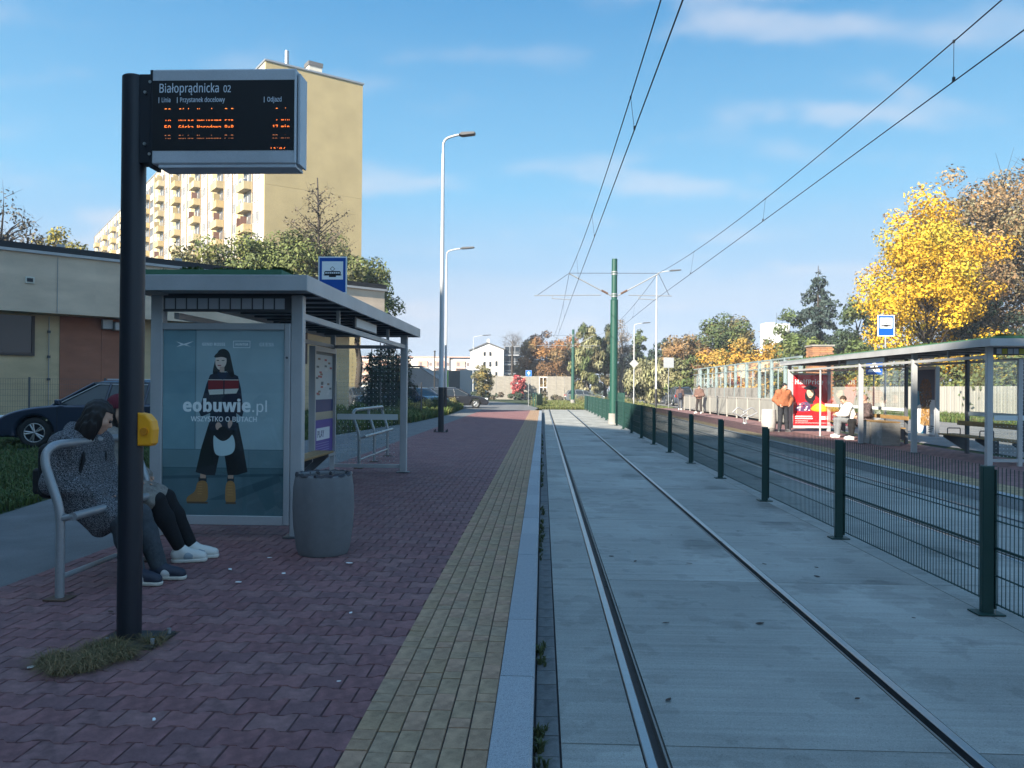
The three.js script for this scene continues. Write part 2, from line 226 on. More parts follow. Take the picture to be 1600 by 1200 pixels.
function weedGeo(rnd, n, h, w = 0.006, spread = 0.6) {               // a tuft of bent blades
  const pos = []; for (let i = 0; i < n; i++) { const a = rnd() * 6.283, l = h * (0.5 + rnd()), s = spread * (0.3 + rnd()), dx = Math.cos(a), dz = Math.sin(a), px = -dz * w, pz = dx * w, bx0 = dx * 0.01 * rnd(), bz0 = dz * 0.01 * rnd(), mx = bx0 + dx * l * s * 0.35, mz = bz0 + dz * l * s * 0.35, tx = bx0 + dx * l * s, tz = bz0 + dz * l * s, my = l * 0.6, ty = l * (0.9 - 0.3 * s); pos.push(bx0 - px, 0, bz0 - pz, bx0 + px, 0, bz0 + pz, mx + px * 0.8, my, mz + pz * 0.8, bx0 - px, 0, bz0 - pz, mx + px * 0.8, my, mz + pz * 0.8, mx - px * 0.8, my, mz - pz * 0.8, mx - px * 0.8, my, mz - pz * 0.8, mx + px * 0.8, my, mz + pz * 0.8, tx, ty, tz); }
  const g = new THREE.BufferGeometry(); g.setAttribute('position', new THREE.Float32BufferAttribute(pos, 3)); g.computeVertexNormals(); return g;
}
// ---- concrete track slabs, near track and far track
{
  const rnd = rng(61), ms = [0, 1, 2, 3, 4].map((i) => { const t = rep(tConc, 1 / 3.3); t.offset.set(i * 0.37, i * 0.53); const q = 0.93 + 0.035 * i; return mat([0.40 * q, 0.405 * q, 0.375 * q], 0.88, { map: t, bumpMap: rep(tGrain, 4), bumpScale: 0.0015 }); });
  const g = struct('track_bed'); part(g, 'track_base', span(-0.03, 6.69, -0.5, -0.205, 12, -62.3), M.bed);
  const L = 3.18;
  for (const cx of [1.24, 5.42]) {
    const near = cx < 3, strips = near ? [[0.1, 0.464], [0.585, 1.895], [2.016, FX - 0.004]] : [[FX + 0.004, 4.644], [4.765, 6.075], [6.196, 6.66]];
    for (const [x0, x1] of strips) for (let i = -1; i < 19; i++) { const z1 = -0.52 - i * L, z0 = z1 - L; const geo = metreUV(span(x0, x1, -0.3, TY - 0.002 * rnd(), z1 - 0.005, z0 + 0.005)); const e = new THREE.Mesh(geo, ms[Math.floor(rnd() * 5)]); e.name = 'concrete_slab'; e.castShadow = e.receiveShadow = true; g.add(e); }
  }
}
function rail(cx, s, label) {                                        // grooved rail: running head, flange groove, guard lip
  const h = cx + s * 0.745, t = thing('tram_rail', label, 'rail', [h, TY, 0], 0, 'grooved rails of the two tracks');
  const prof = [[-0.025, -0.1], [-0.025, 0.0], [-0.02, 0.005], [0.02, 0.005], [0.025, 0.0], [0.025, -0.1]];
  const hd = ext(prof, 135); hd.translate(0, 0, -130); part(t, 'rail_head', hd, M.railTop);
  part(t, 'groove', span(-s * 0.025, -s * 0.07, -0.1, -0.04, 5, -130), M.railSide);
  part(t, 'guard_lip', ext([[-s * 0.07, -0.1], [-s * 0.07, -0.001], [-s * 0.079, -0.001], [-s * 0.082, -0.004], [-s * 0.082, -0.1]], 135).translate(0, 0, -130), mat([0.26, 0.24, 0.22], 0.5, { metalness: 0.6, map: rep(tGrain, 2) }));
}
rail(1.24, -1, 'tram rail nearest the yellow strip and kerb'); rail(1.24, 1, 'tram rail of the near track on the fence side');
rail(5.42, -1, 'tram rail just beyond the green mesh fence'); rail(5.42, 1, 'tram rail closest to the opposite platform with the long shelter');
struct('track_verge', sheet([[-0.4, -62.3], [7.1, -62.3], [7.1, -240], [-0.4, -240]], -0.19), mat([0.075, 0.09, 0.03], 1, { map: rep(tSoil, 0.5) }));
// ---- opposite platform
{
  const g = struct('opposite_platform'); part(g, 'platform_base', span(6.86, 10.6, -0.4, -0.022, 12, -62), M.concPale);
  const cv = dataTex(512, 512, (u, v, i, j) => { const row = Math.floor(v * 12), fy = v * 12 - row, x = u * 10 + (row % 2) * 0.5, ix = Math.floor(x), fx = x - ix; const jt = fy < 0.06 || fx < 0.05; const t = hash(ix % 10, row, 3) * 0.18 + 0.82, n = 0.9 + 0.2 * (hash(i, j, 4) - 0.5); return jt ? [0.28, 0.24, 0.23] : G(t * n); });
  const cr = cv.clone(); cr.repeat.set(0.5, 0.5); cr.needsUpdate = true;
  part(g, 'red_paving', sheet([[7.47, 12], [10.55, 12], [10.55, -62], [7.47, -62]], 0), mat([0.33, 0.175, 0.17], 0.9, { map: cr }));
  part(g, 'yellow_paving', sheet([[6.87, 12], [7.47, 12], [7.47, -62], [6.87, -62]], 0), mat([0.5, 0.39, 0.22], 0.9, { map: cr }));
}

// ================================================================ CANVAS PRINTS
function canvasTex(w, h, draw) { const c = document.createElement('canvas'); c.width = w; c.height = h; const x = c.getContext('2d'); draw(x, w, h); const t = new THREE.CanvasTexture(c); t.colorSpace = THREE.SRGBColorSpace; t.magFilter = THREE.LinearFilter; return t; }
const poly = (x, pts, f) => { x.fillStyle = f; x.beginPath(); pts.forEach(([a, b], i) => (i ? x.lineTo(a, b) : x.moveTo(a, b))); x.closePath(); x.fill(); };
const blob = (x, pts, f) => { x.fillStyle = f; x.beginPath(); const n = pts.length, mid = (a, b) => [(a[0] + b[0]) / 2, (a[1] + b[1]) / 2]; let m = mid(pts[n - 1], pts[0]); x.moveTo(...m); for (let i = 0; i < n; i++) { m = mid(pts[i], pts[(i + 1) % n]); x.quadraticCurveTo(...pts[i], ...m); } x.fill(); };
function speckle(x, w, h, amp, seed) { const im = x.getImageData(0, 0, w, h), d = im.data; for (let i = 0; i < d.length; i += 4) { const j = (i >> 2), n = (hash(j % w, Math.floor(j / w), seed) - 0.5) * amp + (fbm((j % w) / w * 6, Math.floor(j / w) / h * 9, 99, 4, seed) - 0.5) * amp * 1.5; d[i] += n; d[i + 1] += n; d[i + 2] += n; } x.putImageData(im, 0, 0); }
const shoeAd = canvasTex(900, 1360, (x, w, h) => {
  x.fillStyle = '#a9c0c9'; x.fillRect(0, 0, w, h); x.fillStyle = '#b7c9d0'; x.fillRect(250, 0, 650, 880); x.fillStyle = '#7d959d'; x.fillRect(236, 0, 8, 890);
  x.fillStyle = '#8fb0bb'; x.fillRect(0, 0, 236, 880);
  x.fillStyle = '#6c858e'; x.fillRect(0, 876, w, 6); x.fillStyle = '#7e98a0'; x.fillRect(0, 882, w, 130); x.fillStyle = '#647e87'; x.fillRect(640, 884, 4, 128); x.fillRect(300, 884, 4, 128); x.fillStyle = '#54707a'; x.fillRect(0, 1010, w, 8);
  x.fillStyle = '#5f7c85'; x.fillRect(0, 1018, w, 342); poly(x, [[0, 1075], [w, 1050], [w, 1068], [0, 1098]], '#46626c');
  poly(x, [[330, 1250], [860, 1060], [880, 1110], [560, 1240]], '#4b6871'); speckle(x, w, h, 14, 5);
  x.globalCompositeOperation = 'multiply'; x.fillStyle = '#dfe8ea'; x.fillRect(0, 0, w, h); x.globalCompositeOperation = 'source-over';
  // figure: dark coat with a red and a cream band, wide trousers, tan boots, pale bag
   x.fillStyle = '#1a1d22'; x.fillRect(270, 1082, 60, 34); x.fillRect(482, 1080, 52, 34);
  x.fillStyle = '#c79f86'; x.fillRect(282, 1050, 42, 40); x.fillRect(488, 1050, 40, 40);
  blob(x, [[258, 1108], [336, 1106], [342, 1190], [340, 1262], [250, 1275], [178, 1270], [184, 1225], [250, 1190]], '#a5763c'); blob(x, [[474, 1106], [540, 1106], [546, 1200], [550, 1270], [470, 1272], [468, 1200]], '#ab7b40'); x.fillStyle = '#c89550'; for (let i = 0; i < 5; i++) { x.fillRect(264, 1130 + i * 18, 34, 4); x.fillRect(486, 1128 + i * 20, 38, 4); }
  x.fillStyle = '#5e4526'; x.fillRect(186, 1262, 154, 14); x.fillRect(472, 1262, 76, 14);
  poly(x, [[345, 680], [560, 680], [600, 860], [632, 1040], [560, 1062], [486, 1066], [458, 900], [430, 880], [392, 1068], [320, 1066], [248, 1046], [290, 860]], '#15171c');
  poly(x, [[395, 312], [348, 332], [322, 400], [268, 600], [284, 640], [352, 610], [346, 735], [548, 735], [546, 610], [588, 640], [598, 600], [578, 430], [556, 340], [500, 312]], '#20283a'); poly(x, [[352, 470], [338, 610], [350, 612]], '#141a28'); poly(x, [[546, 470], [552, 612], [540, 610]], '#141a28');
  poly(x, [[335, 372], [560, 362], [562, 430], [335, 440]], '#8e2730'); poly(x, [[335, 440], [562, 430], [545, 466], [345, 478]], '#dcd9d0'); x.fillStyle = '#1b2030'; x.fillRect(448, 350, 8, 130); x.fillStyle = '#d8d0c6'; x.fillRect(335, 364, 226, 6);
  blob(x, [[405, 150], [450, 136], [492, 160], [508, 240], [534, 345], [500, 350], [478, 300], [425, 310], [378, 330], [364, 315], [386, 220]], '#13131a');
  blob(x, [[388, 195], [420, 176], [468, 192], [472, 250], [436, 296], [404, 292], [384, 250]], '#ecd2c4'); x.fillStyle = '#d2ae9b'; x.fillRect(420, 270, 34, 40); blob(x, [[372, 200], [400, 165], [470, 170], [480, 215], [440, 196], [392, 206]], '#13131a'); x.fillStyle = '#2a2222'; x.fillRect(396, 222, 18, 6); x.fillRect(434, 222, 20, 6); x.fillStyle = '#9c3b3f'; x.fillRect(404, 258, 26, 7);
  blob(x, [[400, 300], [440, 330], [480, 300], [470, 350], [440, 372], [410, 345]], '#20304a');
  blob(x, [[388, 690], [420, 672], [450, 715], [400, 745]], '#d5b2a0'); blob(x, [[478, 672], [515, 660], [520, 690], [490, 735]], '#d5b2a0');
  x.fillStyle = '#101115'; x.beginPath(); x.ellipse(448, 765, 46, 55, 0, 0, 7); x.fill(); blob(x, [[375, 760], [402, 795], [448, 822], [498, 795], [520, 755], [545, 850], [520, 915], [420, 930], [380, 900]], '#c6dbe0');
  x.fillStyle = '#f8fafb'; x.strokeStyle = '#f8fafb'; x.lineWidth = 5; x.textAlign = 'center'; x.font = 'bold 124px sans-serif'; x.fillText('eobuwie', 400, 600); x.strokeText('eobuwie', 400, 600); x.font = '112px sans-serif'; x.fillText('.pl', 718, 600);
  x.font = '50px sans-serif'; x.fillText('WSZYSTKO O BUTACH', 455, 672); x.lineWidth = 1.5; x.strokeText('WSZYSTKO O BUTACH', 455, 672);
  x.font = 'bold 30px sans-serif'; x.fillText('GINO ROSSI', 372, 117); x.font = '34px serif'; x.fillText('GUESS', 765, 119); x.lineWidth = 4; x.strokeStyle = '#f4f6f7'; x.strokeRect(520, 82, 122, 48); x.font = 'bold 24px sans-serif'; x.fillText('HUNTER', 581, 115);
  poly(x, [[92, 86], [150, 104], [224, 84], [172, 112], [206, 126], [150, 114], [96, 128], [128, 108]], '#f4f6f7');
});
const saleAd = canvasTex(600, 900, (x, w, h) => {
  x.fillStyle = '#c9101c'; x.fillRect(0, 0, w, h); x.fillStyle = '#fff'; x.textAlign = 'left'; x.font = 'bold 116px sans-serif'; x.fillText('HalfPrice', 22, 165);
  x.fillStyle = '#f6dcd4'; x.font = '36px sans-serif'; x.fillText('Ceny', 150, 225);
  blob(x, [[200, 300], [300, 200], [400, 300], [390, 480], [210, 480]], '#15131a'); blob(x, [[235, 270], [300, 235], [360, 270], [362, 350], [300, 430], [240, 350]], '#e3b9a0'); x.fillStyle = '#15131a'; x.beginPath(); x.ellipse(300, 232, 120, 34, -0.05, 0, 7); x.fill(); blob(x, [[230, 230], [300, 160], [370, 230]], '#15131a'); x.fillStyle = '#2b1c1c'; x.fillRect(258, 300, 30, 9); x.fillRect(316, 300, 30, 9); x.fillStyle = '#a52b33'; x.fillRect(282, 374, 42, 13); x.fillStyle = '#1a1a22'; x.fillRect(250, 415, 105, 110);
  blob(x, [[20, 590], [160, 480], [270, 470], [330, 600], [240, 660], [30, 640]], '#5d3a67'); for (let i = 0; i < 26; i++) { x.fillStyle = ['#d8cfe0', '#b03a4a', '#2d2550', '#e6d6c8'][i % 4]; x.fillRect(60 + hash(i, 1, 3) * 220, 500 + hash(i, 2, 3) * 120, 30, 18); }
  blob(x, [[300, 620], [330, 560], [460, 480], [585, 560], [590, 650], [400, 650]], '#e6a51f'); blob(x, [[370, 600], [470, 510], [560, 590], [480, 620]], '#f0bf4a');
  x.fillStyle = '#c9101c'; x.fillRect(0, 652, w, 248); x.fillStyle = '#fff'; x.font = 'bold 40px sans-serif'; x.fillRect(36, 728, 300, 16); x.fillRect(36, 764, 310, 18); x.fillRect(36, 815, 230, 6); x.fillRect(36, 850, 530, 5); x.fillRect(500, 730, 62, 60); x.fillStyle = '#c9101c'; x.fillRect(528, 732, 6, 56); x.fillRect(502, 757, 58, 6);
});
const curlAd = canvasTex(600, 900, (x, w, h) => {
  x.fillStyle = '#1c3d63'; x.fillRect(0, 0, w, h); x.fillStyle = '#2b86a8'; x.fillRect(0, 300, 240, 600); x.fillStyle = '#d9dde0'; x.fillRect(330, 420, 270, 480); blob(x, [[10, 520], [240, 470], [280, 900], [0, 900]], '#e9ebec');
  for (let i = 0; i < 700; i++) { const a = hash(i, 1, 8) * 6.283, r = Math.sqrt(hash(i, 2, 8)); x.fillStyle = ['#3b2516', '#5a371d', '#24160e', '#6d4524'][i % 4]; x.beginPath(); x.ellipse(300 + Math.cos(a) * r * 170, 340 + Math.sin(a) * r * 220, 14, 8, a, 0, 7); x.fill(); }
  for (let i = 0; i < 600; i++) { const u = hash(i, 3, 8), v = hash(i, 4, 8); x.fillStyle = ['#b58746', '#8d6230', '#d0a765', '#6f4a26'][i % 4]; x.beginPath(); x.ellipse(300 + (u - 0.5) * (220 + 60 * v), 520 + v * 260, 13, 6, u * 6, 0, 7); x.fill(); }
  x.fillStyle = '#f2f2f0'; x.fillRect(430, 620, 90, 190); x.fillStyle = '#1d2730'; for (let i = 0; i < 4; i++) x.fillRect(380, 780 + i * 26, 150 - i * 18, 13);
});
const mapAd = canvasTex(500, 760, (x, w, h) => {
  x.fillStyle = '#5d6a70'; x.fillRect(0, 0, w, h); x.fillStyle = '#b9c2c6'; x.fillRect(20, 20, 460, 330); for (let i = 0; i < 26; i++) { x.fillStyle = ['#a34a4c', '#4a5a64', '#c8cdd0', '#79614c'][i % 4]; x.fillRect(30 + hash(i, 1, 2) * 380, 30 + hash(i, 2, 2) * 290, 60, 14); }
  x.fillStyle = '#2a3a6e'; x.fillRect(0, 352, w, 90); x.fillStyle = '#b5a58c'; x.fillRect(0, 442, w, 60); x.fillStyle = '#5c4a98'; x.fillRect(0, 500, w, 260); x.fillStyle = '#dcdfe4'; x.fillRect(90, 560, 330, 90); x.fillStyle = '#3c3f66'; x.font = 'bold 70px sans-serif'; x.fillText('PLAY', 110, 630); x.fillStyle = '#8d86b8'; for (let i = 0; i < 4; i++) x.fillRect(80, 672 + i * 18, 330, 6);
});
function tramSign(x, w, h) {                                         // blue board, white square with a tram
  x.fillStyle = '#0d4ea2'; x.fillRect(0, 0, w, h); x.strokeStyle = '#f0f2f4'; x.lineWidth = 14; x.strokeRect(7, 7, w - 14, h - 14); x.fillStyle = '#f2f4f5'; x.fillRect(50, 62, w - 100, 250); x.fillStyle = '#14161a';
  x.fillRect(92, 196, 216, 10); x.fillRect(84, 206, 232, 52); x.fillRect(150, 258, 100, 20); x.fillStyle = '#f2f4f5'; for (let i = 0; i < 7; i++) x.fillRect(98 + i * 30, 212, 23, 18);
  x.strokeStyle = '#14161a'; x.lineWidth = 6; x.beginPath(); x.moveTo(200, 196); x.lineTo(168, 166); x.lineTo(200, 136); x.lineTo(232, 166); x.closePath(); x.stroke(); x.beginPath(); x.arc(168, 262, 14, 0, 7); x.arc(232, 262, 14, 0, 7); x.fillStyle = '#14161a'; x.fill(); x.fillRect(66, 246, 18, 6); x.fillRect(316, 246, 18, 6);
}
const tTram = canvasTex(400, 500, tramSign);
const LED = [];
function fit(x, s, px, py, w, h) { x.font = `${h}px sans-serif`; const m = x.measureText(s).width; x.save(); x.translate(px, py); x.scale(w / m, 1); x.fillText(s, 0, 0); x.lineWidth = 1.2; x.strokeStyle = x.fillStyle; x.strokeText(s, 0, 0); x.restore(); }
const boardDraw = (x, w, h, lit) => {
  x.fillStyle = lit ? '#000' : '#05060d'; x.fillRect(0, 0, w, h); x.textBaseline = 'alphabetic';
  if (!lit) { x.fillStyle = '#d3dce6'; fit(x, 'Białoprądnicka', 42, 82, 430, 84); fit(x, '02', 498, 82, 56, 64); fit(x, 'Linia', 62, 148, 66, 44); fit(x, 'Przystanek docelowy', 192, 148, 318, 44); fit(x, 'Odjazd', 806, 148, 104, 44); for (const a of [42, 172, 784]) x.fillRect(a, 114, 5, 40); return; }
  const row = (y, a, b, c, d, cuts, col) => { x.font = 'bold 42px monospace'; x.fillStyle = col; x.fillText(a, 82, y); x.save(); x.scale(0.86, 1); x.fillText(b, 214, y); x.restore(); x.fillText(c, 724, y); x.textAlign = 'right'; x.save(); x.scale(0.8, 1); x.fillText(d, 1208, y); x.restore(); x.textAlign = 'left'; x.fillStyle = '#000'; for (const [p, q] of cuts) x.fillRect(0, y + p, w, q - p); };
  row(222, '50', 'Górka Narodowa P+R', '♿', '2 min', [[-25, 16]], '#ff8a3a'); row(284, '18', 'Górka Narodowa P+R', '♿', '7 min', [[-44, -15]], '#ff7a30'); row(337, '50', 'Górka Narodowa P+R', '♿', '17 min', [[-60, -34], [-14, 14]], '#ff7a30');
  row(402, '18', 'Górka Narodowa P+R', '♿', '22 min', [[-46, -29], [-24, -8], [-3, 14]], '#a3623c'); x.fillStyle = '#ff7a30'; x.font = 'bold 38px monospace'; x.fillText('13:42', 826, 478); x.fillStyle = '#000'; x.fillRect(800, 444, 200, 16); x.fillRect(800, 470, 200, 20);
};
const tBoard = canvasTex(1000, 480, (x, w, h) => boardDraw(x, w, h, false)), tLed = canvasTex(1000, 480, (x, w, h) => boardDraw(x, w, h, true));

// ================================================================ NEAR LEFT: departure board, leaning rails, bin, shelter
{
  const t = thing('departure_board', 'dark departure board with orange lettering on a thick black post at left', 'display board', [-2.41, 0, -4.53]);
  part(t, 'post', [cyl(0.068, 0.068, 3.3, 0, 0, 0, 32), (() => { const g = new THREE.SphereGeometry(0.068, 32, 8, 0, 6.3, 0, Math.PI / 2); g.scale(1, 0.3, 1); g.translate(0, 3.3, 0); return g; })()], M.navy);
  part(t, 'base_plate', [bx(0.3, 0.018, 0.3, 0.06, 0.009, 0, 0.004)], M.blackPaint);
  for (const [a, b] of [[-0.1, 0.1], [0.17, 0.1], [0.17, -0.1], [-0.1, -0.1]]) part(t, 'anchor_bolt', [cyl(0.012, 0.012, 0.03, a + 0.02, 0.018, b, 6)], M.galv);
  part(t, 'bracket', [span(0.05, 0.135, 2.79, 3.31, -0.045, 0.045, 0.006), span(0.12, 0.14, 2.76, 3.33, -0.055, 0.055, 0.004)], M.navy);
  for (const y of [2.84, 2.9, 3.2, 3.26]) part(t, 'bracket_bolt', [rot(cyl(0.009, 0.009, 0.012, 0, 0, 0, 8), Math.PI / 2).translate(0.09 + (y > 3.21 || y < 2.86 ? 0.03 : 0), y, 0.046)], M.steel);
  part(t, 'housing', [span(0.142, 0.985, 2.775, 3.325, -0.075, 0.075, 0.012), span(0.99, 1.005, 2.775, 3.30, -0.07, 0.06, 0.004), span(0.18, 0.985, 2.755, 2.774, -0.07, 0.07, 0.004)], mat([0.62, 0.65, 0.69], 0.45, { metalness: 0.1, map: rep(tFacade, 1) }));
  part(t, 'screen', [quad(0.83, 0.405, 0.562, 3.055, 0.0765)], mat([1, 1, 1], 0.55, { map: tBoard, emissive: C(1, 1, 1), emissiveMap: tLed, emissiveIntensity: 0.75 }), { uv: true });
  part(t, 'housing_edge', [span(0.976, 0.986, 2.78, 3.32, 0.072, 0.08, 0.002)], mat([0.62, 0.66, 0.7], 0.4));
  const y = thing('ticket_call_box', 'bright yellow-orange plastic push-button box fixed on the black post', 'button box', [-2.41, 1.24, -4.53]);
  part(y, 'casing', [ext([[0, -0.095], [0.075, -0.095], [0.09, -0.08], [0.095, 0], [0.085, 0.05], [0.05, 0.09], [0, 0.1]], 0.06, 0.012, 3).translate(0.055, 0, -0.03)], M.orange);
  part(y, 'button', [rot(cyl(0.022, 0.022, 0.012, 0, 0, 0, 20), Math.PI / 2).translate(0.1, -0.01, 0.042)], mat([0.55, 0.2, 0.01], 0.4));
}
function leaningRail(label, z0, z1, posts) {
  const t = thing('leaning_rail', label, 'leaning rail', [-3.36, 0, (z0 + z1) / 2], 0, 'tubular leaning rails at the platform edge'), a = z0 - (z0 + z1) / 2, b = z1 - (z0 + z1) / 2;
  const P = (z) => [[0, 0, z], [0, 0.62, z], [-0.13, 0.98, z]];
  part(t, 'backrest_rail', [bend([...P(a), [-0.1, 1.07, a - 0.05], [-0.1, 1.07, b + 0.05], ...P(b).reverse()], 0.03, 0.1, 12)], M.galv);
  for (const z of posts.slice(1, -1)) part(t, 'post', [bend([...P(z - (z0 + z1) / 2), [-0.1, 1.06, z - (z0 + z1) / 2]], 0.028, 0.1, 12)], M.galv);
  part(t, 'seat_bar', [bar([0.1, 0.58, a + 0.02], [0.1, 0.58, b - 0.02], 0.03, 14)], M.galv);
  for (const z of posts) { part(t, 'seat_arm', [bar([0, 0.56, z - (z0 + z1) / 2], [0.1, 0.58, z - (z0 + z1) / 2], 0.024, 10)], M.galv); part(t, 'base_plate', [bx(0.16, 0.012, 0.14, 0, 0.006, z - (z0 + z1) / 2, 0.003)], M.rust); }
  part(t, 'foot_rail', [bar([0, 0.15, a], [0, 0.15, b], 0.02, 10)], M.galv);
}
leaningRail('grey tubular leaning rail with two people perched on it', -5.38, -6.62, [-5.38, -6.62]);
leaningRail('empty grey tubular leaning rail seen through the dotted glass of the near shelter', -14.35, -17.0, [-14.35, -15.65, -17.0]);
{                                                                    // octagonal bellied bin
  const t = thing('litter_bin', 'large grey faceted concrete bin with black liner beside the shelter advert', 'bin', [-1.97, 0, -7.05]);
  const ring = [[0.215, 0.0], [0.235, 0.05], [0.262, 0.25], [0.272, 0.42], [0.265, 0.6], [0.25, 0.69], [0.238, 0.715], [0.21, 0.715], [0.205, 0.69], [0.205, 0.5]];
  const pts = ring.map(([r, y]) => new THREE.Vector2(r, y)), g = new THREE.LatheGeometry(pts, 64), p = g.attributes.position;
  for (let i = 0; i < p.count; i++) { const x = p.getX(i), z = p.getZ(i), r = Math.hypot(x, z), a = Math.atan2(z, x), q = Math.PI / 4, aa = ((a + q * 8.5 + 0.25) % q) - q / 2, k = lerp(1.02, Math.min(1.06, Math.cos(q / 2) / Math.cos(aa) * 1.06), 0.4); p.setX(i, x * k); p.setZ(i, z * k); } g.computeVertexNormals();
  part(t, 'shell', g, mat([0.19, 0.195, 0.205], 0.7, { map: rep(tGrain, 2.5), bumpMap: rep(tGrain, 3), bumpScale: 0.001 }));
  const lr = new THREE.LatheGeometry([[0.2, 0.5], [0.212, 0.7], [0.222, 0.724], [0.245, 0.722], [0.252, 0.70]].map(([a, b]) => new THREE.Vector2(a, b)), 64), lp = lr.attributes.position, rn = rng(4);
  for (let i = 0; i < lp.count; i++) { const a = Math.atan2(lp.getZ(i), lp.getX(i)), k = 1 + 0.02 * Math.sin(a * 13) + 0.015 * Math.sin(a * 29); lp.setX(i, lp.getX(i) * k); lp.setZ(i, lp.getZ(i) * k); lp.setY(i, lp.getY(i) + 0.006 * Math.sin(a * 17)); } lr.computeVertexNormals();
  part(t, 'bin_liner', lr, mat([0.025, 0.02, 0.025], 0.35, { side: THREE.DoubleSide })); part(t, 'inner_base', [cyl(0.2, 0.2, 0.01, 0, 0.5, 0, 24)], M.black);
}
// ---- shelters: o.x = front post line, s = -1 back to the left, +1 back to the right; posts at zs
function shelter(o) {
  const { x, s, zs, label, adNear, adFar } = o, zn = zs[0], zf = zs[zs.length - 1], X = (d) => s * d, mid = (zn + zf) / 2, Z = (z) => z - mid, D = 1.46, B = 1.3;
  const t = thing('tram_shelter', label, 'shelter', [x, 0, mid]);
  const al = M.alu, n0 = Z(zn), n1 = Z(zf), rn = n0 + 0.42, rf = n1 - 0.46;
  const sp = (a, b, y0, y1, z0, z1, r) => span(X(a), X(b), y0, y1, z0, z1, r);
  // roof: sheet-metal fascia round a flat slab, planted with low green growth
  const roof = part(t, 'roof', [sp(-0.16, 1.6, 2.40, 2.55, rn - 0.03, rn, 0.005), sp(-0.16, 1.6, 2.40, 2.55, rf, rf + 0.03, 0.005), sp(-0.16, -0.13, 2.4, 2.55, rn - 0.031, rf + 0.031), sp(1.57, 1.6, 2.4, 2.55, rn - 0.031, rf + 0.031), sp(-0.128, 1.568, 2.46, 2.53, rn - 0.032, rf + 0.032)], al);
  for (let k = 0; k < 14; k++) part(roof, 'ceiling_slat', [sp(-0.1, 1.54, 2.43, 2.458, lerp(rn, rf, (k + 0.6) / 14) - 0.02, lerp(rn, rf, (k + 0.6) / 14) + 0.02)], M.aluDark);
  const green = part(t, 'green_roof', [sp(0.1, 1.5, 2.531, 2.605, rn - 0.05, rf + 0.06, 0.004)], mat([0.07, 0.19, 0.11], 0.8, { map: rep(tFacade, 1.5) })), rg = rng(9 + zn | 0), tm = [], tc = [];
  for (let i = 0; i < 900; i++) { const d = rg() < 0.4 ? rg() * 0.12 : rg() * 1.5, z = rg() < 0.3 ? rn - 0.16 - rg() * 0.2 : lerp(rn - 0.08, rf + 0.08, rg()); if (fbm(d * 2 + 5, z * 2.2 + 90, 999, 3, 5) < 0.44) continue; tm.push(M4(X(d + 0.12), 2.60, z, rg() * 6, 0.5 + rg() * 0.6)); tc.push(C(0.04 + 0.05 * rg(), 0.07 + 0.05 * rg(), 0.02)); }
  inst(green, 'roof_plants', weedGeo(rng(8), 12, 0.05, 0.009, 0.7), mat([1, 1, 1], 0.9, { side: THREE.DoubleSide }), tm, tc);
  // posts, beams
  zs.forEach((z, i) => { const end = i === 0 || i === zs.length - 1; if (o.noFront && o.noFront.includes(i)) ; else if (!(o.thin && o.thin.includes(i))) part(t, 'front_post', [sp(-0.01, 0.11, 0, 2.4, Z(z) - 0.05, Z(z) + 0.05, 0.012)], al); else part(t, 'front_post', [cyl(0.03, 0.03, 2.24, X(0.05), 0, Z(z), 14)], al); if (!((i === 0 && adNear) || (i === zs.length - 1 && adFar))) part(t, 'back_post', [sp(B - 0.03, B + 0.05, 0, 2.4, Z(z) - 0.04, Z(z) + 0.04, 0.008)], i && !end ? M.aluDark : al); if (!(o.noFront && o.noFront.includes(i))) part(t, 'base_plate', [sp(-0.06, 0.16, 0, 0.015, Z(z) - 0.1, Z(z) + 0.1)], M.aluDark); });
  part(t, 'front_beam', [sp(0.02, 0.08, 2.17, 2.235, n0 - 0.05, n1 + 0.05, 0.005)], al); part(t, 'back_beam', [sp(B - 0.02, B + 0.03, 2.17, 2.23, n0 - 0.04, n1 + 0.04, 0.005)], al);
  part(t, 'side_beam', [sp(0.112, B - 0.032, 2.17, 2.23, n1 - 0.025, n1 + 0.025)], al);
  for (let k = 0; k < zs.length - 1; k++) part(t, 'roof_strut', [sp(0.03, 0.07, 2.236, 2.4, lerp(Z(zs[k]), Z(zs[k + 1]), 0.5) - 0.02, lerp(Z(zs[k]), Z(zs[k + 1]), 0.5) + 0.02)], al);
  // name strip on the roof's underside facing the platform, and a glazed strip over the end wall
  const sg = part(t, 'name_strip', [sp(0.0, 0.03, 2.25, 2.39, lerp(n0, n1, 0.36), lerp(n0, n1, 0.58), 0.004)], M.aluDark);
  part(sg, 'name_panel', [sp(-0.004, -0.001, 2.265, 2.375, lerp(n0, n1, 0.37), lerp(n0, n1, 0.57))], mat([0.62, 0.66, 0.68], 0.4));
  const band = part(t, 'end_band', [sp(0.112, D - 0.06, 2.235, 2.395, n0 + 0.012, n0 + 0.03), sp(0.112, D - 0.06, 2.235, 2.255, n0 + 0.03, n0 + 0.045), sp(0.112, D - 0.06, 2.375, 2.395, n0 + 0.03, n0 + 0.045)], M.aluDark);
  for (let k = 0; k < 11; k++) part(band, 'band_cell', [sp(0.18 + k * 0.111, 0.275 + k * 0.111, 2.262, 2.368, n0 + 0.031, n0 + 0.037)], o.yellow && (k === 4 || k === 1) ? mat([0.55, 0.5, 0.04], 0.5) : mat([0.50, 0.55, 0.60], 0.4));
